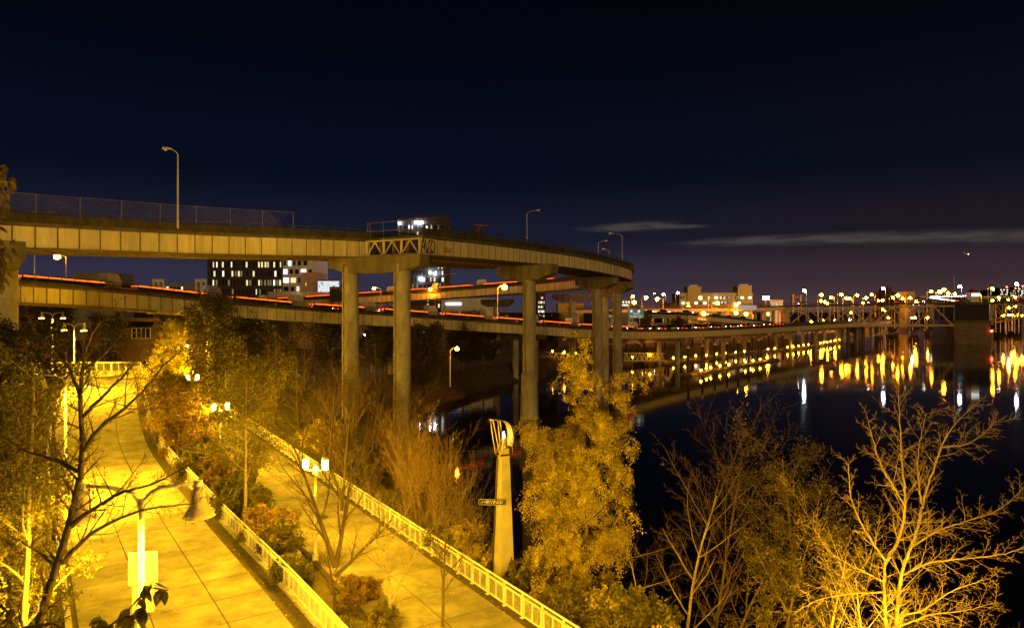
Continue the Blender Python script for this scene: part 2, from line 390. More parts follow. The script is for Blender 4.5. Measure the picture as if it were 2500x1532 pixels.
# ------------------------------------------------------------------ elevated roads
def road(name, label, pts, W, gh, step, ph=.75, panels=None, side='R', rail='tube', color='cream', inner=3, over=.55, railh=.35, lpanels=None):
    """pts run along the right-hand girder's underside; deck lies to the left."""
    st = spline(pts, step); nr = frames(st); o0 = st[0].copy(); root = thing(name, label, 'road bridge', o0)
    st = [p - o0 for p in st]; n = len(st) - 1
    def part(nm, mt, *secs, smooth=False):
        m_ = MB()
        for s in secs: sweep(m_, st, nr, s)
        return m_.build(nm, mt, root)
    part('deck', M['conc_dark'], rect(-W - over, over, gh + .02, gh + .27))
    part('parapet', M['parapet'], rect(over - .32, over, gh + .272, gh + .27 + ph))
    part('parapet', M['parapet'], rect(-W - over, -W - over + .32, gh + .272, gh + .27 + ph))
    for q in range(inner):
        o = -W * (q + 1) / (inner + 1)
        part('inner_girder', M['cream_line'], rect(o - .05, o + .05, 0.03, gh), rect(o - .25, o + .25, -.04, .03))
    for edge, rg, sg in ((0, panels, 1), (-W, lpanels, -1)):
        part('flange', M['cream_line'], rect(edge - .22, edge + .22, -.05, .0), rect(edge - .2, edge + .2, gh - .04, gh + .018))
        i0, i1 = rg or (0, 0)
        for i in range(n):
            if not (i0 <= i < i1): continue
            a, c = st[i], st[i + 1]; d = (c - a).normalized() * .05; ra, rc = nr[i], nr[i + 1]
            vs = []
            for oo in (edge - .03, edge + .03):
                for pnt, r_, zz in ((a + d, ra, .002), (c - d, rc, .002), (c - d, rc, gh - .042), (a + d, ra, gh - .042)): vs.append(pnt + r_ * oo + Vector((0, 0, zz)))
            MB().add(vs, [(0, 3, 2, 1), (4, 5, 6, 7), (0, 1, 5, 4), (1, 2, 6, 5), (2, 3, 7, 6), (3, 0, 4, 7)]).build('girder_panel', M[color], root)
            sm_ = MB(); sm_.bar(a + ra * (edge + .04 * sg) + Vector((0, 0, 0)), a + ra * (edge + .04 * sg) + Vector((0, 0, gh - .04)), .065, .2)
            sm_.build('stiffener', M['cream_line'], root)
        for (lo, hi) in ((0, i0), (i1, n)) if rg else ((0, n),):
            if hi - lo < 1: continue
            m_ = MB(); sweep(m_, st, nr, rect(edge - .03, edge + .03, .002, gh - .042), lo, hi); m_.build('girder_web', M[color], root)
            m_ = MB()
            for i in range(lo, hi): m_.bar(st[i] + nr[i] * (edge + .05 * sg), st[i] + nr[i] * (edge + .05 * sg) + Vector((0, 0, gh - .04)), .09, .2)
            tag(m_.build('stiffener_row', M['cream_line'], root), kind='stuff')
    zt = gh + .27 + ph
    if rail:
        for o in (over - .16, -W - over + .16):
            m_ = MB(); m_.tube([p + r_ * o + Vector((0, 0, zt + railh)) for p, r_ in zip(st, nr)], .055, 6)
            if rail == 'double': m_.tube([p + r_ * o + Vector((0, 0, zt + railh * .5)) for p, r_ in zip(st, nr)], .05, 6)
            m_.build('rail', M['steel_dark'], root)
            m_ = MB()
            for p, r_ in zip(st, nr): q = p + r_ * o; m_.bar(q + Vector((0, 0, zt - .02)), q + Vector((0, 0, zt + railh)), .09)
            tag(m_.build('rail_posts', M['steel_dark'], root), kind='stuff')
    return root, [p + o0 for p in st], nr

UL = [(-78, 38, 22.6), (-46.2, 63, 23.15), (-33.5, 73.6, 23.45), (-18.6, 86.4, 24.05), (-9.2, 101.5, 24.4), (.5, 119, 24.8)]
ul, ulst, ulnr = road('upper_ramp', 'cream steel girder ramp ending beside the open cross-braced stub end', UL, 8.4, 2.0, 1.75, ph=.85, panels=(8, 46))
CR = [(-11.1, 82, 24.1), (-2.2, 97.5, 24.55), (6.4, 112, 24.8), (13.6, 121.5, 24.55), (19.6, 131, 24.15), (24.6, 142.5, 23.9), (26.4, 152, 23.75), (26.6, 164, 23.5), (24, 177, 23.2), (17.5, 189.5, 22.9), (6, 200.5, 22.4), (-12, 210.5, 21.5), (-36, 219.5, 20.2), (-75, 232, 18.2), (-125, 246, 16.2)]
cr, crst, crnr = road('curving_ramp', 'long cream girder ramp that swings round in a tight curve over the river', CR, 8.3, 2.0, 1.75, ph=.85, panels=(0, 52), lpanels=(62, 112))
LR = [(-62, 66, 18.6), (-61.6, 84, 18.4), (-55.3, 98, 17.7), (-40.2, 117, 15.7), (-20.8, 136.5, 14.05), (2.5, 158, 12.05), (30.4, 188, 9.75), (60.7, 225, 8.75), (111, 285, 8.6), (168, 352, 8.9), (250, 450, 9.2)]
lr, lrst, lrnr = road('lower_ramp', 'low long girder road carrying queued cars, running behind the round columns', LR, 11.5, 2.0, 1.75, ph=.45, panels=(6, 84), rail='double', railh=.75, inner=4)

# end frames of the stub where the curving ramp is cut off
a0 = crst[0]; rv = -crnr[0]; 
L8 = 8.3
for k in range(4):
    q = a0 + rv * (L8 * k / 3); MB().bar(q + Vector((0, -.05, 0)), q + Vector((0, -.05, 2.0)), .28, .2).build('end_post', M['cream'], cr, -crst[0])
for k in range(3):
    q0 = a0 + rv * (L8 * k / 3 + .15); q1 = a0 + rv * (L8 * (k + 1) / 3 - .15); mid = (q0 + q1) / 2; off = Vector((-.05, -.1, 0))
    e = MB(); e.bar(q0 + off + Vector((0, 0, .1)), mid + off + Vector((0, 0, 1.75)), .14, .14); e.bar(mid + off + Vector((0, 0, 1.75)), q1 + off + Vector((0, 0, .1)), .14, .14)
    e.bar(q0 + off + Vector((0, 0, .08)), q1 + off + Vector((0, 0, .08)), .16, .16); e.bar(q0 + off + Vector((0, 0, 1.86)), q1 + off + Vector((0, 0, 1.86)), .14, .2)
    e.add([mid + off + Vector((-.3, 0, 1.5)), mid + off + Vector((.3, 0, 1.5)), mid + off + Vector((.12, 0, 1.84)), mid + off + Vector((-.12, 0, 1.84))], [(0, 1, 2, 3)])
    e.build('cross_frame', M['cream'], cr, -crst[0])
eb = MB(); sweep(eb, [a0 + Vector((.3, .5, 0)), a0 + rv * 8.3 + Vector((.3, .5, 0))], [Vector((-rv.y, rv.x, 0))] * 2, rect(-.03, .03, .1, 1.9)); eb.build('end_diaphragm', M['steel_dark'], cr, -crst[0])
# safety railing on the stub
sf = MB(); z0 = 2.27
A = a0 + rv * .4 + Vector((0, 0, z0)); B = a0 + rv * 8.2 + Vector((0, 0, z0))
for t_ in (0, .17, .34, .67, .95, 1): q = A.lerp(B, t_); sf.bar(q, q + Vector((0, 0, 1.9)), .06)
for zz in (.85, 1.9): sf.bar(A + Vector((0, 0, zz)), B + Vector((0, 0, zz)), .06)
sf.build('end_railing', M['cream_line'], cr, -crst[0])
# dark sign housing on the ramp
sh = thing('sign_back', 'dark boxy sign back with rusty brackets standing on the curving ramp', 'sign', P(1172, 577, 103))
b_ = MB(); b_.box((-1.25, 0, -.6), (-.45, .3, 1.55)); b_.box((-.42, 0, -.6), (.55, .3, 1.45)); b_.build('panel', M['black'], sh)
b_ = MB(); b_.bar((-1.0, -.15, 1.75), (1.35, -.1, 1.62), .18, .1); b_.bar((-.2, -.1, -.6), (-.2, -.1, 1.7), .12); b_.bar((-.8, -.1, .7), (.3, -.1, 1.65), .08); b_.build('bracket', mat('rust', (.35, .10, .05), .8, var=.4), sh)
b_ = MB(); b_.bar((-.8, .15, -1.2), (-.8, .15, -.6), .16); b_.bar((.2, .15, -1.2), (.2, .15, -.6), .16); b_.build('leg', M['steel_dark'], sh)
# graffiti sprayed on the first girder panels
gm = mat('graffiti_paint', (.03, .045, .06), .6)
dcr = (crst[3] - crst[0]).normalized()
def spray(strokes, s0, wd, mt, scale=1.):
    m_ = MB()
    for pts in strokes:
        pts = [a0 + dcr * (s0 + x * scale) + Vector((0, 0, z * scale)) + crnr[0] * .05 for x, z in pts]
        for q, r_ in zip(pts[:-1], pts[1:]):
            d = (r_ - q).normalized(); u = d.cross(crnr[0]).normalized() * wd / 2; m_.add([q - u - d * .04, q + u - d * .04, r_ + u + d * .04, r_ - u + d * .04], [(0, 1, 2, 3)])
    m_.build('graffiti', mt, cr, -crst[0])
spray([[(.1, .1), (.25, 1.0), (.5, 1.8), (.7, 1.2), (.75, .5)], [(.3, .8), (.8, 1.0)], [(.9, 1.8), (1.0, .9), (1.2, .35), (1.5, .9), (1.6, 1.7)], [(1.5, 1.7), (2.1, 1.3), (1.8, .8), (2.3, .25)], [(1.9, 1.75), (2.6, 1.5), (2.75, .8), (2.4, .3), (1.9, .5)], [(.95, .3), (1.8, .2), (2.7, .35)]], .15, .2, gm, 1.05)
spray([[(0, .6), (.2, 1.0), (.5, .6), (.8, 1.1), (1.0, .6), (1.4, 1.0), (1.7, .7)], [(.1, .5), (1.6, .55)]], 4.9, .09, gm, 1.)

def round_pier(name, label, cols, capA, capB, ztop, caph, r=1.05, pedestal=None, capw=1.9, nring=7, taper=0.):
    root = thing(name, label, 'bridge pier', (cols[0][0], cols[0][1], -1)); o = Vector((cols[0][0], cols[0][1], -1))
    for (x, y, zb) in cols:
        h = ztop - caph * .5 - zb; prof = []
        for i in range(nring):
            z0 = zb + h * i / nring; z1 = zb + h * (i + 1) / nring
            prof += [(r - .02, z0), (r, z0 + .03), (r, z1 - .03), (r - .02, z1)]
        m_ = MB(); m_.lathe(prof, 24); c_ = m_.build('column', M['conc'], root, (x - o.x, y - o.y, 1))
        c_.data.shade_smooth()
        if r > .9 and zb < 0: dp = MB(); dp.tube([(-r * .62, -r * .83, zb + 1), (-r * .62, -r * .83, zb + h + .1)], .08, 6); dp.build('drain_pipe', M['cream_line'], root, (x - o.x, y - o.y, 1))
        if pedestal:
            m_ = MB(); m_.lathe([(pedestal + .1, -3), (pedestal + .08, 0), (pedestal, 1.2), (pedestal - .15, 6.9), (pedestal - .2, 7.3)], 20); m_.build('pedestal', M['conc'], root, (x - o.x, y - o.y, 1), smooth=True)
    A = Vector(capA); B = Vector(capB); d = (B - A).normalized(); nrm = Vector((d.y, -d.x, 0)) * capw / 2
    Lc = (B - A).length; vs = []
    for s, zb in ((0, ztop - caph * .62), (.22, ztop - caph), (.78, ztop - caph), (1, ztop - caph * .62)):
        q = A + d * Lc * s
        for sg in (-1, 1):
            vs.append((q.x + sg * nrm.x, q.y + sg * nrm.y, zb)); vs.append((q.x + sg * nrm.x, q.y + sg * nrm.y, ztop))
    fs = []
    for i in range(3):
        b0 = i * 4; b1 = b0 + 4
        fs += [(b0, b1, b1 + 1, b0 + 1), (b0 + 2, b0 + 3, b1 + 3, b1 + 2), (b0, b0 + 2, b1 + 2, b1), (b0 + 1, b1 + 1, b1 + 3, b0 + 3)]
    fs += [(0, 1, 3, 2), (12, 14, 15, 13)]
    m_ = MB(); m_.add([(x - o.x, y - o.y, z - o.z) for x, y, z in vs], fs); m_.build('pier_cap', M['cap'], root)
    return root
round_pier('bridge_pier', 'weathered twin-column concrete pier under the cut-off stub end', [(-13.4, 83.2, -2), (-20.7, 87.4, -2)], (-10.4, 81.4, 0), (-23.1, 88.8, 0), 24.0, 2.0)
def hammer(label, px, Z, e0, e1, ztop, r=1.02, ped=None, base=-3, caph=2.35):
    p = P(px, 760, Z); a = P(e0, 760, Z + 3.5); c = P(e1, 760, Z - 3.5)
    round_pier('bridge_pier', label, [(p.x, p.y, base)], (a.x, a.y, 0), (c.x, c.y, 0), ztop, caph, r, ped)
hammer('single round pier on a wide concrete pedestal standing in the river', 1292, 110, 1222, 1354, 24.62, 1.05, 1.42)
hammer('hammerhead pier under the tightest part of the curving ramp, behind the golden birch', 1458, 137, 1411, 1503, 24.15)
hammer('hammerhead pier at the outermost tip of the curving ramp', 1507, 152, 1470, 1541, 23.75)
hammer('slim round pier behind the ramp tip carrying the returning deck', 1478, 172, 1440, 1512, 23.1, .9)
hammer('pale T-shaped pier carrying the returning deck beyond the lower ramp', 1397, 197, 1352, 1446, 22.35, .95)
hammer('broad T-shaped pier of the returning deck behind the lit road lamp', 1212, 214, 1178, 1250, 21.0, 1.0)
hammer('far T-shaped pier where the returning deck drops towards the town', 1010, 226, 980, 1045, 19.4, 1.0)
hammer('left-hand pier of the cream ramp, half hidden by leaves', 8, 60, -60, 30, 23.05, 1.1)
lrc = 0
for i in range(8, len(lrst) - 4, 21):
    q = lrst[i]; n_ = lrnr[i]; c1 = q - n_ * 2.5; c2 = q - n_ * 9
    lab = 'twin-column pier below the low road' if i > 70 else ('twin-column pier under the low road by the brown building' if i < 40 else 'twin-column pier under the low road among the dark trees')
    r_ = round_pier('bridge_pier', lab, [(c1.x, c1.y, -3), (c2.x, c2.y, -3)], (q.x + n_.x * .3, q.y + n_.y * .3, 0), (q.x - n_.x * 11.8, q.y - n_.y * 11.8, 0), q.z - .05, 1.4, .75, None, 1.5, 4)
    tag(r_, group='piers of the low road')

# chain-link fence on the upper ramp
cl_root = thing('chain_link_fence', 'tall chain-link fence with thin posts along the cream ramp parapet', 'fence', ulst[8])
off = ulst[8]; i1 = 39
cst = [ulst[i] + ulnr[i] * .42 + Vector((0, 0, 2.6)) - off for i in range(6, i1)]
for j in range(0, len(cst), 2): m_ = MB(); m_.bar(cst[j], cst[j] + Vector((0, 0, 2.4)), .06); m_.build('post', M['cream_line'], cl_root)
m_ = MB(); m_.tube([c + Vector((0, 0, 2.38)) for c in cst], .025, 5); m_.build('top_rail', M['cream_line'], cl_root)
m_ = MB(); wv = []; wf = []
fine = spline(cst, .16)
for j in range(len(fine) - 18):
    for a_, c_ in ((fine[j], fine[j + 15] + Vector((0, 0, 2.36))), (fine[j + 15], fine[j] + Vector((0, 0, 2.36)))):
        b0 = len(wv); u = Vector((.003, 0, 0)); v = Vector((0, .003, 0)); wv += [a_ - u, a_ + u, a_ + v * 2, c_ - u, c_ + u, c_ + v * 2]; wf += [(b0, b0 + 1, b0 + 4, b0 + 3), (b0 + 1, b0 + 2, b0 + 5, b0 + 4), (b0 + 2, b0, b0 + 3, b0 + 5)]
m_.add(wv, wf); tag(m_.build('wire_mesh', M['galv_far'], cl_root), kind='stuff')
# ------------------------------------------------------------------ lamps of the paths
def twin_lamp(x, y, zb, label, rz=0., group=None, mt='lantern'):
    root = thing('twin_lamp_post', label, 'lamp post', (x, y, zb), rz, group)
    m_ = MB(); m_.lathe([(.17, 0), (.17, .25), (.12, .32), (.085, .6), (.075, 1.2), (.075, 3.4), (.09, 3.42), (.09, 3.52), (.065, 3.54), (.06, 4.55), (.10, 4.56), (.11, 4.72), (.10, 4.95), (.05, 5.05), (.01, 5.1)], 14); m_.build('pole', M['galv'], root, smooth=True)
    m_ = MB(); m_.tube([(-.56, 0, 4.78), (0, 0, 4.82), (.56, 0, 4.78)], .04, 8); m_.tube([(-.44, 0, 5.3), (-.44, 0, 4.8)], .02, 6); m_.tube([(.44, 0, 5.3), (.44, 0, 4.8)], .02, 6)
    for s in (-.56, .56): m_.lathe([(.05, 0), (.13, .12), (.15, .16)], 10, (s, 0, 4.74))
    m_.build('cross_arm', M['galv'], root)
    for s in (-.56, .56):
        ln = MB(); ln.lathe([(.12, 4.905), (.15, 5.0), (.15, 5.34), (.13, 5.4)], 10); o = ln.build('lantern', E[mt], root, (s, 0, 0))
        cp = MB(); cp.lathe([(.19, 5.405), (.19, 5.43), (.08, 5.52), (.02, 5.56)], 10); cp.build('lantern_cap', M['galv'], o)
    return root
twin_lamp(3.3, 14.8, 3.83, 'twin-lantern post at the near end of the riverside path', .6, None, 'lantern_near')
twin_lamp(11.4, 18.6, 1.25, 'twin-lantern post low on the bank below the large bright bare tree', .4, None, 'lantern_bank')
twin_lamp(-10.6, 36.8, 3.83, 'glaring twin-lantern post beside the forked bare tree on the riverside path', -.15)
twin_lamp(-25.2, 59, 3.83, 'twin-lantern post half hidden by branches midway along the riverside path', .5)
twin_lamp(-38.6, 82.5, 4.1, 'twin-lantern post in front of the bright yellow-leaved tree', .1)
twin_lamp(-54.6, 114, 6.2, 'small lit lantern post above the yellow-leaved tree', 1.5)
twin_lamp(-51.5, 124, 6.0, 'thin lit lantern post among dark trees beyond the planting strip', 1.57)

def bell_lamp(x, y, zb, label, rz=0., signs=False, h=8.6):
    root = thing('bell_lamp_post', label, 'lamp post', (x, y, zb), rz)
    m_ = MB(); m_.lathe([(.16, 0), (.16, .3), (.10, .4), (.085, 4), (.065, h + .2)], 12)
    m_.build('pole', M['galv'], root, smooth=True)
    m_ = MB()
    for s in (-1, 1):
        m_.tube([(0, 0, h - .15), (.06 * s, 0, h + .12), (.22 * s, 0, h + .36), (.5 * s, 0, h + .47), (.9 * s, 0, h + .53), (1.42 * s, 0, h + .57)], [.055, .055, .05, .05, .045, .045], 8)
        m_.cbox((1.40 * s, 0, h + .56), (.16, .12, .14))
    m_.build('arm', M['galv'], root, smooth=True)
    for s in (-1, 1):
        b_ = MB(); b_.lathe([(.385, -.30), (.40, -.29), (.33, -.2), (.2, .02), (.17, .06), (.17, .24), (.155, .27), (.16, .3), (.15, .36), (.10, .45), (.04, .49)], 20); o = b_.build('bell_shade', mat('lamp_shade_tan', (.55, .47, .32), .6), root, (1.40 * s, 0, h), smooth=True)
        g_ = MB(); g_.lathe([(.30, -.309), (.30, -.303)], 14); g_.build('bulb', E['bell'], o)
    if signs:
        sg = MB(); sg.box((-.36, .10, h - 2.05), (.34, .125, h - 1.2)); o = sg.build('sign_plate', mat('sign_back_grey', (.55, .53, .48), .45, metal=.3), root)
        bb = MB(); bb.box((.16, .095, h - 1.98), (.31, .099, h - 1.92)); bb.build('sticker', M['white'], o)
        sg = MB(); sg.box((-.27, .10, h - 2.75), (.26, .125, h - 2.08)); sg.build('sign_plate', MATS['sign_back_grey'], root)
        bd = MB()
        for zz in (-1.35, -1.9, -2.25, -2.6): bd.lathe([(.10, 0), (.10, .03)], 10, (0, .02, h + zz))
        bd.build('bracket', M['galv'], root)
    return root
bell_lamp(-9.5, 17.5, 3.6, 'double bell street lamp with two blank sign plates on its pole', .12, True)
bell_lamp(-31.4, 48, 3.6, 'double bell street lamp rising behind the bare tree branches', .3)
bell_lamp(-52.6, 82, 6.6, 'double bell street lamp on the upper part of the ramp path', -.2)
bell_lamp(-68, 101, 7.9, 'double bell street lamp by the far landing railing', .2)

# ------------------------------------------------------------------ the street-name obelisk
ob = thing('obelisk_marker', 'tapered pale concrete obelisk with metal sail hood behind the riverside railing', 'obelisk', (-.42, 34.6, 3.4), math.radians(31))
m_ = MB(); hb, ht, H = .41, .215, 6.55
m_.add([(-hb, -hb, 0), (hb, -hb, 0), (hb, hb, 0), (-hb, hb, 0), (-ht, -ht, H), (ht, -ht, H), (ht, ht, H), (-ht, ht, H)], [(0, 3, 2, 1), (4, 5, 6, 7), (0, 1, 5, 4), (1, 2, 6, 5), (2, 3, 7, 6), (3, 0, 4, 7)])
m_.build('shaft', mat('obelisk_concrete', (.38, .34, .26), .85, var=.14, scale=1.5, bump=.1), ob)
m_ = MB(); m_.bar((-hb - .03, .42, .3), (-ht - .03, .2, H - .1), .05, .06); m_.build('conduit', M['steel_dark'], ob)
m_ = MB(); m_.cbox((0, 0, H + .03), (.92, .92, .05)); m_.build('cap_plate', M['steel_dark'], ob)
m_ = MB(); m_.cbox((0, 0, H + .21), (.5, .5, .3)); m_.build('lamp_box', MATS['obelisk_concrete'], ob)
m_ = MB(); m_.lathe([(.13, H + .36), (.13, H + .9), (.11, H + .92)], 14); m_.build('lamp_cylinder', M['galv'], ob)
m_ = MB(); m_.lathe([(.06, H + .92), (.075, H + 1.0), (.06, H + 1.16), (.02, H + 1.28)], 10); m_.build('bulb', emit('obelisk_bulb', (1, .85, .5), 25), ob)
# sail hood: curved sheet
m_ = MB(); hv = []
prof = [(.42, .45), (.50, .7), (.50, 1.0), (.43, 1.35), (.27, 1.68), (.02, 1.86), (-.3, 1.94), (-.62, 1.98)]
for x, z in prof:
    wd = .36 - .12 * max(0, (z - 1.2))
    for yy in (-wd, wd): hv.append((x, yy, H + z)); 
n = len(prof); hf = [(2 * i, 2 * i + 2, 2 * i + 3, 2 * i + 1) for i in range(n - 1)]
hv2 = [(x + .02, y, z + .02) for x, y, z in hv]; hf2 = [tuple(i + len(hv) for i in f)[::-1] for f in hf]
m_.add(hv + hv2, hf + hf2); m_.build('sail_hood', mat('hood_metal', (.45, .36, .2), .5, metal=.3), ob, smooth=True)
m_ = MB()
for yy in (-.3, .3):
    m_.bar((-.44, yy, H + .05), (-.88, yy * .6, H + 1.98), .05); m_.bar((-.40, yy, H + .05), (.2, yy, H + 1.2), .045); m_.bar((-.12, yy * .7, H + .3), (-.35, yy * .5, H + 1.9), .045); m_.bar((.46, yy, H + .05), (.46, yy, H + .6), .035)
m_.bar((-1.05, 0, H + 2.03), (-.15, 0, H + 1.88), .06, .04); m_.bar((-.88, -.18, H + 1.97), (-.88, .18, H + 1.97), .03)
m_.build('hood_frame', MATS['hood_metal'], ob)
for ch in ob.children:
    if ch.name.split('.')[0] not in ('shaft', 'conduit'): ch.scale = (.8, .8, .92); ch.location.z = H * .08
sg = thing('street_sign', 'black street name sign with white letters projecting from the obelisk', 'street sign', (-.95, 34.0, 7.72), math.radians(-4))
m_ = MB(); m_.box((-.72, -.02, -.15), (.62, .02, .15)); o = m_.build('board', M['black'], sg)
m_ = MB(); m_.bar((-.70, -.023, -.13), (.60, -.023, -.13), .012, .012); m_.bar((-.70, -.023, .13), (.60, -.023, .13), .012, .012); m_.bar((-.70, -.023, -.13), (-.70, -.023, .13), .012); m_.build('border', M['white'], o)
for s, sz, xx in (('NE', .14, -.36), ('IRVING', .24, .04), ('ST', .14, .45)):
    link('lettering', text_mesh('lettering', s, sz, M['white'], .002), o, (xx, -.025, 0), (math.radians(90), 0, 0))
m_ = MB(); m_.tube([(-.64, -.024, -.05), (-.58, -.024, -.02), (-.52, -.024, .05), (-.5, -.024, .02), (-.55, -.024, -.03), (-.46, -.024, -.02)], .008, 4); m_.build('emblem', M['white'], o)
m_ = MB(); m_.cbox((.60, .05, 0), (.1, .25, .2)); m_.build('bracket', M['steel_dark'], sg)

# ------------------------------------------------------------------ road lamps
def road_lamp(px, py, Z, zb, label, arm=2.0, lit=None, group=None, rb=.32, poled=.09, name='road_lamp'):
    """lamp head at pixel px,py; arm > 0: head lies to the right of its pole."""
    hd = P(px, py, Z); x = hd.x - arm
    root = thing(name, label, 'street lamp', (x, Z, zb), 0, group); h = hd.z - zb
    m_ = MB(); m_.lathe([(poled * 1.3, 0), (poled, h * .5), (poled * .7, h - .55)], 8); m_.build('pole', M['galv_far'], root)
    m_ = MB(); m_.tube([(0, 0, h - .6), (arm * .12, 0, h - .3), (arm * .5, 0, h - .02), (arm, 0, h + .04)], .05 if not lit else .07, 6); m_.build('arm', M['galv_far'], root)
    if lit:
        m_ = MB(); bm = bmesh.new(); bmesh.ops.create_icosphere(bm, subdivisions=2, radius=rb); me = bpy.data.meshes.new('lamp_head'); bm.to_mesh(me); bm.free(); me.materials.append(E[lit]); link('lamp_head', me, root, (arm, 0, h - rb * .6))
    else:
        s = 1 if arm > 0 else -1
        m_ = MB(); m_.add([(-.1 * s, -.1, 0), (-.1 * s, .1, 0), (.75 * s, -.17, -.06), (.75 * s, .17, -.06), (-.1 * s, -.1, .12), (-.1 * s, .1, .12), (.7 * s, -.15, .2), (.7 * s, .15, .2)], [(0, 1, 3, 2), (4, 6, 7, 5), (0, 2, 6, 4), (1, 5, 7, 3), (2, 3, 7, 6), (0, 4, 5, 1)]); m_.lathe([(.05, -.2), (.15, -.14), (.17, -.03)], 10, (.45 * s, 0, 0)); m_.build('lamp_head', mat('lamp_head_pale', (.7, .62, .6), .4), root, (arm - .4 * s, 0, h))
    return root
road_lamp(405, 364, 69, 25.6, 'unlit cobra-head lamp on a tall pole rising from the cream ramp', -1.2)
road_lamp(1314, 514, 121, 26.8, 'unlit cobra-head lamp standing alone on the curving ramp', 2.0)
road_lamp(1490, 570, 138, 26.4, 'unlit cobra-head lamp whose arm points back from the ramp curve', -2.4)
road_lamp(1480, 588, 165, 26.0, 'unlit lamp behind the ramp curve with arm pointing outward', 1.9)
road_lamp(1473, 608, 176, 25.4, 'smallest unlit lamp showing above the ramp curve', -1.5)
road_lamp(1110, 668, 260, 10, 'unlit lamp over the returning deck beside the balcony tower', 4, poled=.14)
SL = [(139, 622, 150, 5, -2.0, 'sodium_mid', 'bright sodium lamp shining under the cream ramp', .62),
      (913, 702, 200, 5, -2.0, 'sodium', 'sodium lamp glowing between the two round columns', .42),
      (1232, 697, 156, 14.2, 1.6, 'sodium_mid', 'brightest sodium lamp, on the low road beside the river pier', .6),
      (1050, 704, 205, 5, -1.5, 'sodium', 'sodium lamp in front of the balcony tower', .42),
      (1066, 703, 215, 5, -1.5, 'led', 'white lamp in front of the balcony tower', .40),
      (1116, 848, 118, 4.2, 1.2, 'sodium', 'low sodium lamp among the dark bank trees', .32),
      (890, 815, 150, 4, -1.5, 'led', 'low white yard lamp between the round columns', .26)]
for px, py, Z, zb, arm, lit, lab, rb in SL: road_lamp(px, py, Z, zb, lab, arm, lit, None, rb)
m_ = thing('bare_pole', 'plain thin pole behind the low road railing', 'pole', P(84, 700, 130)); MB().lathe([(.12, -14), (.11, 0), (.09, 6)], 8).build('pole', M['galv_far'], m_)
def c4(x, y): return 1500 + x * .212, 640 + y * .212
def c5(x, y): return 1950 + x * .2232, 640 + y * .2232
for i, (x, y, Z, a) in enumerate([(215, 385, 400, 1), (228, 448, 300, 2.5), (365, 395, 330, 2), (492, 412, 340, -3), (855, 497, 420, 2), (992, 400, 345, -4), (1030, 578, 275, 2.5), (1190, 460, 345, 3), (1403, 483, 350, 4), (1403, 572, 300, 3), (1518, 583, 300, -3), (1555, 505, 420, 2), (1768, 585, 420, 2), (340, 735, 300, 2)]):
    road_lamp(*c4(x, y), Z, 6.0, 'lit sodium lamp over the freeway ramps before the yellow hospital block', a, 'sodium', 'sodium lamps over the freeway ramps', .8, .16)
for i, (x, y, Z) in enumerate([(563, 362, 460), (733, 348, 430), (2183, 318, 420), (1825, 645, 380), (738, 690, 330), (462, 355, 600)]):
    road_lamp(*c4(x, y), Z, 5.0, 'tall white mast lamp beyond the freeway ramps', 1.5 if i % 2 else -1.5, 'led', 'white mast lamps', .6 if i < 5 else .4, .14)
for i, (x, y) in enumerate([(250, 348), (355, 375), (240, 415), (285, 425), (318, 440), (468, 345), (518, 385), (553, 385), (642, 352), (738, 380), (800, 345), (704, 437), (875, 415), (918, 407), (1030, 377), (1087, 350), (1137, 390), (1180, 408), (1222, 382), (1285, 420), (1450, 308), (1545, 310), (1588, 290), (1637, 330), (1710, 337), (1962, 345), (2123, 280)]):
    Z = 385 + (y - 280) * 1.6 + (i % 3) * 25
    road_lamp(*c5(x, y), Z, 5.0, 'lit sodium lamp above the truss bridge deck', (2.5, -2.5, 3)[i % 3], 'sodium', 'sodium lamps above the truss bridge', .95 + .15 * (i % 2), .17)
for i, (x, y) in enumerate([(58, 300), (925, 278), (1760, 257), (2383, 228)]):
    road_lamp(*c5(x, y), 375, 5.0, 'tall white mast lamp rising beyond the truss bridge', -1.2, 'led', 'white mast lamps beyond the truss bridge', .75, .16)
for i, (x, y) in enumerate([(915, 510), (938, 525), (985, 600), (1275, 600), (1645, 597), (400, 630), (570, 545), (40, 680), (140, 640), (270, 632), (1410, 600), (2370, 475), (2300, 490), (2190, 378), (2370, 372), (2290, 405), (2120, 410), (2240, 575), (2330, 572), (2360, 572), (2400, 570), (2445, 568)]):
    road_lamp(*c5(x, y), 440 + (i % 4) * 22, 3.0, 'lit sodium lamp seen through the truss bridge', 2, 'sodium', 'lamps seen through the truss bridge', .8, .14)
for i, (x, y) in enumerate([(563, 620), (1242, 598), (1870, 475), (2300, 572)]):
    road_lamp(*c5(x, y), 430 if i != 2 else 375, 3.0, 'white lamp seen through the truss bridge', 1.5, 'led', 'white lamps seen through the truss bridge', .8 if i == 0 else .55, .14)

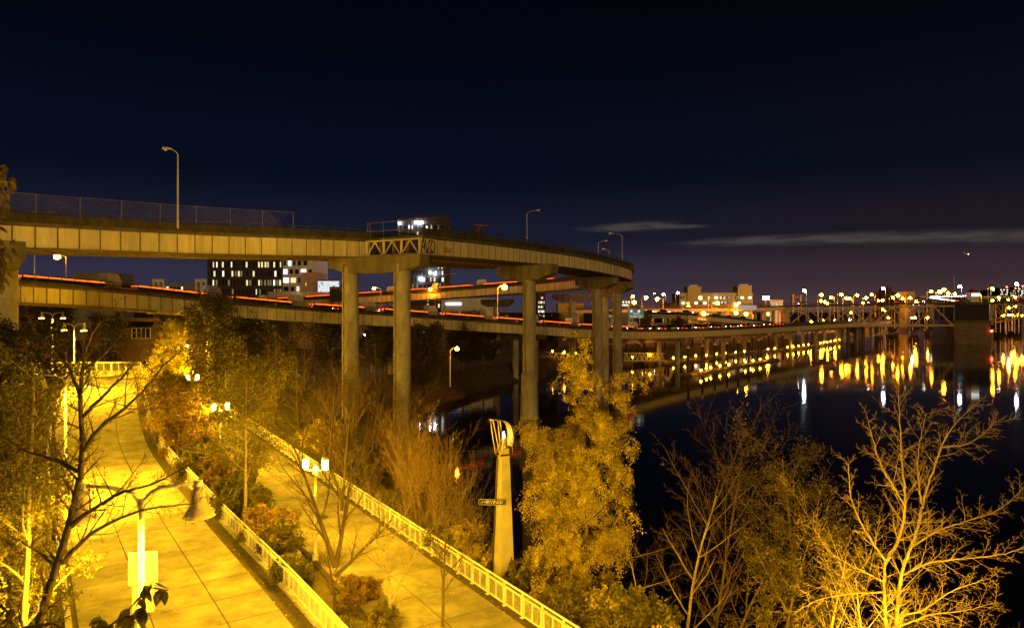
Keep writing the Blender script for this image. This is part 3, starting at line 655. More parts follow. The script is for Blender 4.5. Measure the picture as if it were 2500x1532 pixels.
# ------------------------------------------------------------------ cars
CARM = [mat('car_silver', (.45, .46, .48), .35, metal=.4), mat('car_black', (.02, .02, .025), .3), mat('car_red', (.30, .02, .02), .35), mat('car_white', (.7, .7, .68), .35), mat('car_blue', (.03, .06, .16), .35)]
CARN = ['silver', 'black', 'red', 'white', 'blue']
tyre_me = MB().lathe([(.22, -.1), (.31, -.1), (.325, -.06), (.325, .06), (.31, .1), (.22, .1)], 16).mesh('tyre', M['rubber'])
rim_me = MB().lathe([(.05, -.03), (.22, -.06), (.22, .06), (.05, .03)], 10).mesh('rim', M['rim'])
def make_car(ci, tall=False):
    root = thing('car', 'car', 'car'); hgt = 1.72 if tall else 1.44
    # loft: x position, half width, sill z, belt z
    ring = [(-2.2, .70, .45, .82), (-2.12, .82, .30, .95), (-1.5, .88, .24, .98), (0, .90, .22, .94), (1.1, .88, .24, .92), (1.9, .82, .28, .80), (2.2, .66, .40, .66)]
    vs = []; fs = []
    for x, hw, s, b_ in ring:
        for yy, zz in ((-hw * .9, s), (-hw, s + .2), (-hw * .97, b_ - .1), (-hw * .86, b_), (hw * .86, b_), (hw * .97, b_ - .1), (hw, s + .2), (hw * .9, s)): vs.append((x, yy, zz))
    n = 8
    for i in range(len(ring) - 1):
        for k in range(n): fs.append((i * n + k, i * n + (k + 1) % n, (i + 1) * n + (k + 1) % n, (i + 1) * n + k))
    fs.append(tuple(range(n))); fs.append(tuple((len(ring) - 1) * n + k for k in range(n))[::-1])
    MB().add(vs, fs).build('body', CARM[ci], root, smooth=False)
    gb = [(-1.95, .74, .93), (-1.45 if not tall else -1.85, .60, hgt - .05), (.15, .60, hgt - .04), (1.0, .72, .90)]
    vs = []
    for (x, hw, z) in gb: vs += [(x, -hw, z), (x, hw, z)]
    m_ = MB(); m_.add(vs, [(0, 1, 3, 2), (4, 5, 7, 6), (2, 3, 5, 4), (0, 2, 4, 6), (1, 7, 5, 3), (0, 6, 7, 1)]); m_.build('window_glass', M['glass'], root)
    m_ = MB(); m_.add([(gb[1][0] - .05, -.58, hgt - .045), (gb[1][0] - .05, .58, hgt - .045), (.2, .58, hgt - .035), (.2, -.58, hgt - .035), (gb[1][0] + .1, -.5, hgt), (gb[1][0] + .1, .5, hgt), (.05, .5, hgt), (.05, -.5, hgt)], [(0, 1, 2, 3), (4, 7, 6, 5), (0, 4, 5, 1), (1, 5, 6, 2), (2, 6, 7, 3), (3, 7, 4, 0)]); m_.build('roof', CARM[ci], root)
    for x in (-1.35, 1.35):
        for y in (-.80, .80): o = link('tyre', tyre_me, root, (x, y, .325), (math.radians(90), 0, 0)); link('rim', rim_me, o)
    for s in (-1, 1):
        MB().cbox((-2.19, .56 * s, .74), (.10, .42, .22)).build('tail_light', E['tail'] if ci % 2 else E['tail_b'], root)
        for xm, nm_ in ((-1.95, 'side_marker'), (1.75, 'side_marker')): MB().cbox((xm, .845 * s, .66), (.34, .06, .13)).build(nm_, E['tail_b'], root)
        MB().cbox((2.10, .56 * s, .62), (.18, .26, .12)).build('headlight', E['head'], root)
    return root
protos = [make_car(i, i in (0, 3)) for i in range(5)]; used = set()
def place_car(ci, loc, rz, label, group):
    o = protos[ci] if ci not in used else copy_tree(protos[ci]); used.add(ci)
    o.location = loc; o.rotation_euler = (0, 0, rz); tag(o, label, 'car', group); return o
def cars_on(st, nr, s0, s1, off, gap, fwd, zoff, what, grp):
    L = [0.]
    for i in range(1, len(st)): L.append(L[-1] + (st[i] - st[i - 1]).length)
    s = s0
    while s < min(s1, L[-1] - 3):
        i = max(j for j in range(len(L)) if L[j] <= s); i = min(i, len(st) - 2); t_ = (s - L[i]) / (L[i + 1] - L[i])
        q = st[i].lerp(st[i + 1], t_) + nr[i] * off; d = st[i + 1] - st[i]; a = math.atan2(d.y, d.x) + (0 if fwd else math.pi); ci = rng.randrange(5)
        place_car(ci, (q.x, q.y, q.z + zoff), a, CARN[ci] + ' car ' + what, grp); s += gap * rng.uniform(.85, 1.2)
def flatbed():  # added trucks; their glowing side strips stand in for streaks of passing tail lights
    root = thing('trail_flatbed', 'flatbed', 'truck')
    MB().box((-6.4, -1.2, 1.0), (4.2, 1.2, 1.22)).build('trailer_deck', M['steel_dark'], root)
    MB().box((-6.2, -.45, .62), (6.2, .45, .998)).build('chassis', M['steel_dark'], root)
    MB().add([(4.6, -1.15, .6), (6.7, -1.15, .6), (6.7, 1.15, .6), (4.6, 1.15, .6), (4.6, -1.1, 2.5), (6.1, -1.05, 2.5), (6.1, 1.05, 2.5), (4.6, 1.1, 2.5), (6.7, -1.12, 1.5), (6.7, 1.12, 1.5)], [(3, 2, 1, 0), (4, 5, 6, 7), (0, 1, 8, 5, 4), (3, 7, 6, 9, 2), (1, 2, 9, 8), (8, 9, 6, 5), (0, 4, 7, 3)]).build('cab', CARM[3], root)
    MB().add([(6.68, -1.0, 1.58), (6.68, 1.0, 1.58), (6.16, .95, 2.38), (6.16, -.95, 2.38), (6.72, -1.0, 1.6), (6.72, 1.0, 1.6), (6.2, .95, 2.4), (6.2, -.95, 2.4)], [(0, 3, 2, 1), (4, 5, 6, 7), (0, 4, 7, 3), (1, 2, 6, 5)]).build('windscreen', M['glass'], root)
    for s in (-1, 1):
        MB().box((-6.3, 1.2 * s - .03, 1.02), (4.1, 1.2 * s + .03, 1.18)).build('trail_glow_strip', E['tail_b'], root)
        MB().box((-6.46, .55 * s - .3, .95), (-6.4, .55 * s + .3, 1.15)).build('tail_light', E['tail'], root)
        MB().box((6.7, .8 * s - .18, .8), (6.76, .8 * s + .18, 1.0)).build('headlight', E['head'], root)
        for x in (-5.2, -4.1, 3.2, 5.6): o = link('tyre', tyre_me, root, (x, .95 * s, .49), (math.radians(90), 0, 0)); o.scale = (1.5, 1.5, 1.6); link('rim', rim_me, o)
    return root
fbp = flatbed(); fb_n = [0]
def trucks_on(st, nr, ss, off, zoff, label, grp):
    L = [0.]
    for i in range(1, len(st)): L.append(L[-1] + (st[i] - st[i - 1]).length)
    for s in ss:
        i = min(max(j for j in range(len(L)) if L[j] <= s), len(st) - 2); q = st[i].lerp(st[i + 1], (s - L[i]) / (L[i + 1] - L[i])) + nr[i] * off; d = st[i + 1] - st[i]
        o = fbp if fb_n[0] == 0 else copy_tree(fbp); fb_n[0] += 1
        o.location = (q.x, q.y, q.z + zoff); o.rotation_euler = (0, -math.atan2(d.z, math.hypot(d.x, d.y)), math.atan2(d.y, d.x)); tag(o, label, 'truck', grp)
trucks_on(lrst, lrnr, [12, 27, 42, 57, 72, 87, 102, 117, 132, 147, 162], -2.2, 2.285, 'added white-cabbed flatbed truck, its amber strips standing in for light trails on the low road', 'added flatbed trucks on the low road')
trucks_on(crst, crnr, [128, 144, 160, 176, 192, 208, 224], -6.2, 2.285, 'added white-cabbed flatbed truck, its amber strips standing in for light trails on the returning deck', 'added flatbed trucks on the returning deck')
cars_on(lrst, lrnr, 4, 165, -5.4, 5.2, True, 2.285, 'with glowing tail lights queued along the low road railing', 'cars queued on the low road')
cars_on(lrst, lrnr, 174, 300, -2.2, 13, True, 2.285, 'with glowing tail lights where the low road runs out over the docks', 'cars on the low road above the docks')
cars_on(lrst, lrnr, 170, 300, -7.6, 6.5, False, 2.285, 'with white headlights coming along the low road above the docks', 'oncoming cars on the low road')
cars_on(crst, crnr, 122, 235, -2.6, 7, True, 2.285, 'with glowing tail lights on the returning deck of the curving ramp', 'cars on the returning deck')
cars_on(ulst, ulnr, 30, 75, -4, 15, True, 2.285, 'on the cream ramp, only its roof showing over the parapet', 'cars on the cream ramp')
place_car(1, (-66, 126, gz(-66, 126) + .02), .2, 'dark parked car below the low road by the brown building', None)
# ------------------------------------------------------------------ far right: freeway ramps, truss bridge, docks
RB = [P(1545, 775, 300), P(1590, 776, 285), P(1690, 780, 275), P(1760, 786, 280), P(1830, 793, 292), P(1885, 800, 305)]
rb_, rbst, rbnr = road('descending_ramp', 'girder ramp sloping down to join the low road before the truss bridge', [tuple(p) for p in RB], 8, 1.7, 4.0, ph=.7, rail=None, inner=1)
cars_on(rbst, rbnr, 3, 70, -3, 9, True, 1.985, 'with glowing tail lights on the descending ramp', 'cars on the descending ramp')
for k, (px, Z) in enumerate([(1614, 286), (1690, 280), (1752, 284)]):
    q = P(px, 760, Z); r_ = thing('bridge_pier', 'flared concrete pier under the descending ramp', 'bridge pier', (q.x, q.y + 3, 4), 0, 'piers of the descending ramp')
    MB().add([(-1.2, -.8, -1), (1.2, -.8, -1), (1.2, .8, -1), (-1.2, .8, -1), (-1.2, -.8, 7), (1.2, -.8, 7), (1.2, .8, 7), (-1.2, .8, 7)], [(0, 3, 2, 1), (0, 1, 5, 4), (1, 2, 6, 5), (2, 3, 7, 6), (3, 0, 4, 7), (4, 5, 6, 7)]).build('stem', M['conc'], r_)
    MB().add([(-1.3, -.9, 6.5), (1.3, -.9, 6.5), (1.3, .9, 6.5), (-1.3, .9, 6.5), (-4, -.9, 8.4), (4, -.9, 8.4), (4, .9, 8.4), (-4, .9, 8.4)], [(0, 3, 2, 1), (0, 1, 5, 4), (1, 2, 6, 5), (2, 3, 7, 6), (3, 0, 4, 7), (4, 5, 6, 7)]).build('flared_head', M['conc'], r_)

YB = 352.
def bdz(X): return float(np.interp(X, [30, 140, 228, 300, 420], [18.8, 20.3, 22.0, 22.6, 22.6]))
tb = thing('truss_bridge', 'long dark steel truss bridge crossing the river behind the docks', 'bridge', (141, YB, 0)); O = Vector((141, YB, 0))
def bpt(x, y, z): return Vector((x, y, z)) - O
xsb = list(np.linspace(30, 420, 40)); m_ = MB()
for x0, x1 in zip(xsb[:-1], xsb[1:]):
    pass
vs = []; fs = []
for i, x in enumerate(xsb):
    z = bdz(x)
    for yy, zz in ((YB - 1, z - .8), (YB - 1, z), (YB + 17, z), (YB + 17, z - .8)): vs.append(bpt(x, yy, zz))
for i in range(len(xsb) - 1):
    for k in range(4): fs.append((i * 4 + k, i * 4 + (k + 1) % 4, i * 4 + 4 + (k + 1) % 4, i * 4 + 4 + k))
m_.add(vs, fs); m_.build('deck', M['steel_dark'], tb)
for yy in (YB - .8, YB + 16.8):
    m_ = MB()
    for x0, x1 in zip(xsb[:-1], xsb[1:]):
        for dz in (.55, 1.1): m_.bar(bpt(x0, yy, bdz(x0) + dz), bpt(x1, yy, bdz(x1) + dz), .12)
    for x in np.linspace(30, 420, 131): m_.bar(bpt(x, yy, bdz(x)), bpt(x, yy, bdz(x) + 1.1), .12)
    m_.build('railing', M['steel_dark'], tb)
stl = mat('bridge_steel', (.52, .42, .25), .6, var=.3, scale=.4)
tx = np.linspace(142, 228, 9)
for yy in (YB, YB + 12):
    for nm, f in (('top_chord', lambda x: bdz(x) - 1.9), ('bottom_chord', lambda x: 9.4 + (x - 142) * .008)):
        MB().bar(bpt(142, yy, f(142)), bpt(228, yy, f(228)), .7, .8).build(nm, stl, tb)
    for i, x in enumerate(tx):
        MB().bar(bpt(x, yy, 9.4), bpt(x, yy, bdz(x) - 1.9), .35, .35).build('vertical', stl, tb)
        if i < 8:
            a_, c_ = (9.4, bdz(tx[i + 1]) - 1.9) if i % 2 == 0 else (bdz(x) - 1.9, 9.4)
            MB().bar(bpt(x, yy, a_), bpt(tx[i + 1], yy, c_), .5, .55).build('diagonal', stl, tb)
            hx = (x + tx[i + 1]) / 2
            MB().bar(bpt(hx, yy, (9.4 + bdz(hx) - 1.9) / 2), bpt(hx, yy, bdz(hx) - 1.9), .25, .25).build('vertical', stl, tb)
for i, x in enumerate(np.linspace(34, 140, 12)):
    for yy in (YB + 1, YB + 14): MB().box(bpt(x - .7, yy - .7, 2), bpt(x + .7, yy + .7, bdz(x) - 1.9)).build('approach_column', M['conc'], tb)
m_ = MB(); m_.bar(bpt(30, YB, bdz(30) - 1.7), bpt(141, YB, bdz(141) - 1.7), .5, 1.6); m_.build('approach_girder', stl, tb)
bx_ = np.linspace(249, 300, 9)
def bz(x): return 11.5 + 6.5 * math.sin((x - 249) / 51 * math.pi / 2)
for yy in (YB, YB + 12):
    for i in range(8):
        MB().bar(bpt(bx_[i], yy, bz(bx_[i])), bpt(bx_[i + 1], yy, bz(bx_[i + 1])), .6, .7).build('arch_chord', stl, tb)
        MB().bar(bpt(bx_[i], yy, bz(bx_[i])), bpt(bx_[i], yy, bdz(bx_[i]) - .8), .35).build('vertical', stl, tb)
        MB().bar(bpt(bx_[i], yy, bdz(bx_[i]) - .8), bpt(bx_[i + 1], yy, bz(bx_[i + 1])), .35).build('diagonal', stl, tb)
pr = thing('river_pier', 'massive dark concrete pier of the truss bridge standing in the river', 'bridge pier', (237, YB + 5, 0)); PM = mat('pier_stone', (.16, .12, .095), .9, var=.35, scale=.3, stretch=(1, 1, 3))
MB().add([(-9.6, -6, -5), (9.6, -6, -5), (9.6, 14, -5), (-9.6, 14, -5), (-9.2, -5.5, 12.6), (9.2, -5.5, 12.6), (9.2, 13, 12.6), (-9.2, 13, 12.6)], [(0, 3, 2, 1), (4, 5, 6, 7), (0, 1, 5, 4), (1, 2, 6, 5), (2, 3, 7, 6), (3, 0, 4, 7)]).build('pier_block', PM, pr)
MB().box((-9.0, -5.2, 12.602), (9.0, 12, 21.1)).build('machinery_house', mat('dark_housing', (.02, .017, .016), .8, var=.4), pr)
MB().box((4.0, -5.75, 7.5), (4.7, -5.3, 9)).build('slot_window', M['black'], pr)
for k in range(12): MB().box((-9 + k * 1.55, -5.6, 11.2), (-8.3 + k * 1.55, -5.3, 12.5)).build('corbel', M['steel_dark'], pr)
bmx = bmesh.new(); bmesh.ops.create_icosphere(bmx, subdivisions=2, radius=.55); me = bpy.data.meshes.new('beacon'); bmx.to_mesh(me); bmx.free(); me.materials.append(E['beacon']); link('navigation_light', me, pr, (9.5, -6.2, 7.2))
oh = thing('operator_house', 'small white bridge operator house with red hipped roof', 'building', (237.5, YB - 1, 22.1))
MB().box((-2.1, -1, 0), (2.1, 3, 5)).build('wall', M['white'], oh)
MB().add([(-2.6, -1.5, 5), (2.6, -1.5, 5), (2.6, 3.5, 5), (-2.6, 3.5, 5), (0, 1, 6.9)], [(0, 1, 4), (1, 2, 4), (2, 3, 4), (3, 0, 4), (3, 2, 1, 0)]).build('roof', mat('red_tile', (.28, .07, .04), .8), oh)
for k in range(4): MB().box((-1.9 + k * .98, -1.04, 2.9), (-1.1 + k * .98, -1.0, 4.4)).build('window', E['win_c'], oh)
fp = thing('flagpole', 'thin flagpole on the truss bridge pier', 'flagpole', P(2330, 737, 360)); MB().lathe([(.15, -1.5), (.12, 6), (.05, 14)], 6).build('pole', M['galv_far'], fp); MB().lathe([(.01, 14), (.15, 14.1), (.01, 14.25)], 6).build('finial', M['galv_far'], fp)
ab = thing('bridge_pier', 'pale rounded concrete pillar at the truss bridge shore end', 'bridge pier', (140.5, YB - 2, 0))
MB().lathe([(1.6, -2), (1.6, 2), (1.9, 11), (1.9, 16.2), (1.6, 16.8)], 14).build('column', M['conc'], ab, smooth=True); MB().box((-2.2, -1.6, 16.6), (2.2, 3, 18.2)).build('pier_cap', M['conc'], ab)
ab = thing('bridge_pier', 'square dark column standing behind the floating walkway under the truss', 'bridge pier', (P(2080, 760, 372).x, 372, 0))
for dx in (-6, -2, 2, 6): MB().box((dx - .6, -1, -2), (dx + .6, 1, 9.2)).build('column', M['conc_dark'], ab)
for i in range(9):
    x = 150 + i * 17 + rng.uniform(-4, 4); ci = rng.randrange(5); place_car(ci, (x, YB + 4, bdz(x) + .02), 0 if i % 2 else math.pi, CARN[ci] + ' car crossing the truss bridge deck', 'cars on the truss bridge')

# farther bridge with its stream of headlights
fb = thing('far_bridge', 'distant lit bridge with a white stream of headlights beyond the river pier', 'bridge', P(2400, 725, 760))
MB().box((-70, 0, -1), (90, 14, 0)).build('deck', stl, fb); MB().box((-70, -.2, .0), (90, 0, 1.0)).build('parapet', M['white'], fb)
for k in range(11): MB().bar((-60 + k * 14, 1, -8), (-60 + k * 14 + 7, 1, -1), .5).build('brace', stl, fb); MB().bar((-60 + k * 14 + 7, 1, -1), (-60 + k * 14 + 14, 1, -8), .5).build('brace', stl, fb)
MB().box((-62, .5, -8.6), (96, 1.5, -7.8)).build('bottom_chord', stl, fb)
for k in range(5): MB().box((-58 + k * 34, 1, -36), (-54 + k * 34, 12, -8.7)).build('pier', M['conc'], fb)
m_ = MB(); bod = MB()
for k in range(46):
    x = -88 + k * 3.9; q = P(2400, 725, 760); xx = q.x + x; yy = 763 - max(0, -40 - x) * .6; zz = q.z + .05 - max(0, -58 - x) * .06
    if x < -68: continue
    bod.box((xx - .9, yy, zz), (xx + .9, yy + 1.6, zz + 1.4)); m_.box((xx - .85, yy - .12, zz + .5), (xx + .85, yy - .02, zz + .95))
q = P(2400, 725, 760)
for k in range(34):                              # slip road curling down
    t_ = k / 33; px = 2272 + 120 * t_ ** .9 if k % 2 else 2272 + 60 * t_; py = 727 - 5 * t_ if k % 2 else 728 + 8 * t_; p_ = P(px, py, 640)
    bod.box((p_.x - .8, 640, p_.z), (p_.x + .8, 642, p_.z + 1.3)); m_.box((p_.x - .8, 639.85, p_.z + .4), (p_.x + .8, 639.98, p_.z + .9))
tr_ = tag(bod.build('distant_traffic', CARM[1]), 'white line of distant headlights on the far bridge', 'traffic', kind='stuff'); tag(m_.build('headlights', emit('far_headlights', (1, .95, .88), 14), tr_), kind='stuff')
sr = tag(MB().add([P(2262, 731, 643), P(2330, 741, 643), P(2400, 739, 643), P(2400, 724, 643), P(2330, 724, 643)], [(0, 1, 2, 3, 4)]).build('slip_road', M['asphalt']), kind='structure')

# ---------------- docks
DM = mat('dock_deck', (.26, .21, .12), .85, var=.3, scale=1.5)
def dock(name, label, pts, wd, h=.55):
    st = spline(pts, 3.0); nr = frames(st); o = st[0].copy(); root = thing(name, label, 'dock', o); st = [p - o for p in st]
    for i in range(len(st) - 1):
        m_ = MB(); sweep(m_, st, nr, rect(-wd, 0, h - .12, h), i, i + 1); m_.build('deck_section', DM, root)
    m_ = MB(); sweep(m_, st, nr, rect(-wd + .1, -.1, -.6, h - .122)); m_.build('float', M['conc_dark'], root)
    return [p + o for p in st], nr
nd = [atz(1690, 913, .5), atz(1780, 896, .5), atz(1850, 885, .5), atz(1905, 876, .5)]
d1, n1_ = dock('floating_dock', 'near floating dock with a row of low yellow lamps', [(p.x, p.y, 0) for p in nd], 3.2)
fd = [atz(1600, 884, .5), atz(1700, 874, .5), atz(1800, 863, .5), atz(1892, 853, .5), atz(1974, 846, .5), atz(2050, 835, .5), atz(2095, 830, .5)]
d2, n2_ = dock('floating_walkway', 'long floating walkway curving under the truss bridge along the bank', [(p.x, p.y, 0) for p in fd], 4.5)
def dock_lamp(px, py, zt, label, group, rb=.26):
    p = atz(px, py, zt); root = thing('dock_lamp', label, 'lamp', (p.x, p.y, .45), 0, group)
    MB().lathe([(.12, 0), (.06, .1), (.05, zt - .45 - rb)], 8).build('post', M['galv_far'], root)
    bm = bmesh.new(); bmesh.ops.create_icosphere(bm, subdivisions=2, radius=rb); me = bpy.data.meshes.new('globe'); bm.to_mesh(me); bm.free(); me.materials.append(E['dock']); link('globe', me, root, (0, 0, zt - .45))
for x, y in [(997, 1240), (1060, 1220), (1108, 1210), (1215, 1190), (1318, 1175), (1507, 1143), (1597, 1130), (1678, 1113), (1757, 1098)]:
    dock_lamp(*c4(x, y), 1.5, 'low yellow lamp on the near floating dock', 'lamps on the near dock', .3)
for x, y in [(680, 1100), (812, 1088), (937, 1075), (1060, 1068), (1178, 1053), (1285, 1045), (1397, 1035), (1497, 1025), (1768, 998), (1848, 990), (1995, 975), (2060, 968), (2122, 958), (2180, 952), (2235, 945)]:
    dock_lamp(*c4(x, y), 1.7, 'low yellow lamp on the long floating walkway', 'lamps on the floating walkway', .30)
for x, y in [(237, 880), (275, 873), (310, 870), (350, 862), (395, 855), (440, 845), (500, 790)]:
    dock_lamp(*c5(x, y), 1.9, 'low yellow lamp on the walkway beneath the truss', 'lamps beneath the truss', .34)
def pile(px, pyt, pyb, label, group):
    b_ = atz(px, pyb, 0); zt = CAMZ - (pyt - HOR) / F * b_.y; root = thing('dock_pile', label, 'pile', (b_.x, b_.y, 0), 0, group)
    MB().lathe([(.38, -3), (.38, zt - .02)], 12).build('post', M['steel_dark'], root, smooth=True); MB().lathe([(.5, zt), (.5, zt + .05), (.02, zt + .85)], 12).build('cone_cap', M['white'], root)
for x, y, yb in [(210, 942, 1150), (277, 938, 1150), (345, 928, 1150), (852, 990, 1300), (1013, 970, 1250), (1158, 955, 1220), (1298, 940, 1195), (1428, 925, 1185), (1548, 915, 1150), (1662, 903, 1130), (1692, 890, 1120)]:
    pile(*c4(x, y), 640 + yb * .212, 'dark pile with white cone cap beside the near dock', 'piles of the near dock')
for x, y in [(-60, 940), (140, 930), (480, 908), (583, 916), (713, 910), (765, 902), (900, 888), (1025, 888), (1148, 880), (1265, 872), (1377, 865), (1485, 860), (1588, 852), (1690, 848), (1775, 842), (1860, 835), (1943, 832), (2020, 825), (2088, 820), (2155, 815), (2220, 808), (2278, 803), (2330, 800)]:
    pile(*c4(x, y), 640 + (1115 - (x - 480) * .092) * .212, 'dark pile with white cone cap along the floating walkway', 'piles of the walkway')
def gangway(label, pxa, pxb, pya, pyb, Z, h=2.4):
    a_ = P(pxa, pya, Z); b_ = P(pxb, pyb, Z + 10); root = thing('gangway', label, 'gangway', a_); d = b_ - a_; YM = mat('gangway_paint', (.75, .66, .32), .6)
    for sy in (0, 2.0):
        off_ = Vector((0, sy, 0))
        MB().bar(off_, off_ + d, .2).build('bottom_chord', YM, root); MB().bar(off_ + Vector((0, 0, h)), off_ + d + Vector((0, 0, h)), .2).build('top_chord', YM, root)
        n = 9
        for k in range(n):
            q0 = off_ + d * (k / n); q1 = off_ + d * ((k + 1) / n); mid = (q0 + q1) / 2 + Vector((0, 0, h))
            MB().bar(q0, mid, .15).build('diagonal', YM, root); MB().bar(mid, q1, .15).build('diagonal', YM, root)
    m_ = MB(); m_.add([Vector((0, 0, -.05)), Vector((0, 2, -.05)), Vector((0, 2, -.05)) + d, Vector((0, 0, -.05)) + d, Vector((0, 0, -.15)), Vector((0, 2, -.15)), Vector((0, 2, -.15)) + d, Vector((0, 0, -.15)) + d], [(0, 3, 2, 1), (4, 5, 6, 7), (0, 1, 5, 4), (2, 3, 7, 6), (1, 2, 6, 5), (3, 0, 4, 7)]); m_.build('deck', DM, root)
gangway('yellow truss gangway showing left of the golden birch', 1335, 1470, 881, 888, 196)
gangway('yellow truss gangway behind the dock piles right of the golden birch', 1525, 1622, 881, 880, 214)
for px, py in [(1349, 857), (1378, 860), (1405, 862), (1545, 872), (1588, 866)]:
    p = P(px, py, 200 if px < 1500 else 221); root = thing('gangway_lamp', 'yellow lamp on a post beside the truss gangway', 'lamp', (p.x, p.y + .8, .3), 0, 'gangway lamps')
    MB().lathe([(.08, 0), (.05, p.z - .5)], 8).build('post', M['galv_far'], root); bm = bmesh.new(); bmesh.ops.create_icosphere(bm, subdivisions=2, radius=.3); me = bpy.data.meshes.new('globe'); bm.to_mesh(me); bm.free(); me.materials.append(E['dock']); link('globe', me, root, (0, 0, p.z - .3))

# ------------------------------------------------------------------ buildings
def wall_box(root, x0, x1, z0, z1, dep, mt, name='wall'): return MB().box((x0, 0, z0), (x1, dep, z1)).build(name, mt, root)
def bld(name, label, px0, px1, pyt, Z, mt, dep=20, zb=3., rz=0.):
    a_ = P(px0, pyt, Z); b_ = P(px1, pyt, Z); root = thing(name, label, 'building', ((a_.x + b_.x) / 2, Z, zb), rz); wd = b_.x - a_.x; h = a_.z - zb
    wall_box(root, -wd / 2, wd / 2, 0, h, dep, mt)
    MB().box((-wd / 2 - .2, -.2, h), (wd / 2 + .2, dep + .2, h + .5)).build('roof', mt if mt is not M['white'] else M['conc'], root)
    return root, wd, h
def windows(root, wd, h, cols, rows, z0, z1, fill=(.62, .66), lit=.35, pal=('win_a', 'win_b', 'win_d'), x0=None, x1=None, seed=1, y=0., skip=0.):
    r_ = random.Random(seed); x0 = -wd / 2 + .6 if x0 is None else x0; x1 = wd / 2 - .6 if x1 is None else x1
    cw = (x1 - x0) / cols; rh = (z1 - z0) / rows
    for j in range(rows):
        for i in range(cols):
            if r_.random() < skip: continue
            cx = x0 + (i + .5 + (.25 if j % 2 else 0) * (i < cols - 1)) * cw + r_.uniform(-.15, .15) * cw; w_ = cw * fill[0] * r_.choice((.6, 1, 1)); z_ = z0 + j * rh + rh * .14; hh = rh * fill[1]
            mt = E[r_.choice(pal)] if r_.random() < lit else M['glass']
            MB().box((cx - w_ / 2, y - .10, z_), (cx + w_ / 2, y + .05, z_ + hh)).build('window', mt, root)
dk = mat('dark_cladding', (.045, .038, .042), .7, var=.3, scale=.3); br = mat('brown_wall', (.20, .12, .07), .85, var=.25, scale=.3); pk = mat('pink_plaster', (.45, .33, .32), .8, var=.1, scale=.4)
ye = mat('yellow_wall', (.55, .40, .09), .8, var=.1, scale=.2); wt = mat('pale_wall', (.62, .60, .60), .7, var=.1, scale=.3); gy = mat('grey_wall', (.22, .21, .22), .8, var=.2, scale=.3)
r_, wd, h = bld('apartment_block', 'dark apartment block with scattered lit windows under the cream ramp', 506, 692, 628, 250, dk, 22)
windows(r_, wd, h, 24, 7, h - 24, h - .8, lit=.40, seed=5, fill=(.5, .6), pal=('win_a', 'win_a', 'win_b', 'win_d', 'win_d'), skip=.06)
r_, wd, h = bld('apartment_block', 'white apartment block of stacked offset window bays', 690, 764, 632, 248, wt, 20)
rr = random.Random(4)
for j in range(6):
    zz = h - 3.1 * (j + 1); off_ = rr.uniform(-.5, .5); xx = -wd / 2 + .3
    while xx < wd / 2 - 1.6:
        bw = rr.choice((1.7, 2.1, 2.6)); o = MB().box((xx, -.55 - rr.random() * .3, zz + .1), (xx + bw - .12, -.01, zz + 2.9)).build('bay', wt, r_)
        mt = E[rr.choice(('win_b', 'win_c', 'win_a'))] if rr.random() < .45 else M['glass']; MB().box((xx + .35, -.95, zz + .7), (xx + bw - .5, -.5, zz + 2.4)).build('window', mt, o); xx += bw
r_, wd, h = bld('plaster_tower', 'blocky pink plaster stair tower beside the white apartments', 735, 776, 668, 240, pk, 12)
for x_, z_, hh in ((-wd * .2, h - 4.2, 1.5), (wd * .22, h - 4.2, 1.5), (-wd * .2, h - 7.2, 1.0), (wd * .22, h - 7.2, 1.2)): MB().box((x_ - .25, -.06, z_), (x_ + .25, .05, z_ + hh)).build('window', M['glass'], r_)
r_, wd, h = bld('low_building', 'long low pink building with bright arched windows behind the low road', 655, 836, 716, 225, pk, 14)
for px in (743, 765, 785, 800, 832): 
    x_ = (px - 745.5) / F * 225; MB().box((x_ - .8 if px == 743 else x_ - .5, -.08, h - 3.1), (x_ + .9 if px == 743 else x_ + .5, .05, h - 1.7)).build('window', E['win_c'], r_)
r_, wd, h = bld('low_building', 'pale low building with two bright windows between the round columns', 876, 938, 719, 260, pk, 14)
for px in (884, 899): x_ = (px - 907) / F * 260; MB().box((x_ - .8, -.08, h - 3), (x_ + .8, .05, h - 1.4)).build('window', E['win_c'], r_)
r_, wd, h = bld('low_building', 'low pale building with white portal frames left of the dark apartments', 374, 508, 694, 255, gy, 18)
for px in (388, 492): 
    x_ = (px - 441) / F * 255
    f_ = MB(); f_.box((x_ - 2.2, -.5, h - 3.2), (x_ - 1.6, -.02, h + .8)); f_.box((x_ - .3, -.5, h - 3.2), (x_ + .3, -.02, h + .8)); f_.box((x_ + 1.5, -.5, h - 3.2), (x_ + 2.1, -.02, h + .8)); f_.box((x_ - 2.25, -.55, h + .8), (x_ + 2.15, -.01, h + 2.0)); f_.build('portal_frame', M['white'], r_)
windows(r_, wd, h, 14, 1, h - 3, h - .4, lit=.6, pal=('win_b', 'win_c'), seed=8, skip=.35)
r_, wd, h = bld('low_building', 'long flat-roofed shed with lattice parapet beyond the low road', 178, 278, 668, 300, gy, 16)
r_, wd, h = bld('billboard', 'white billboard with its floodlight painted in as glow and small coloured splashes beside the pink tower', 776, 828, 686, 232, M['conc_dark'], .6); r_['category'] = 'billboard'
MB().box((-wd / 2, -.06, h - 4.1), (wd / 2, -.01, h)).build('panel', E['board'], r_)  # floodlight falling on the panel is put in as its own emission
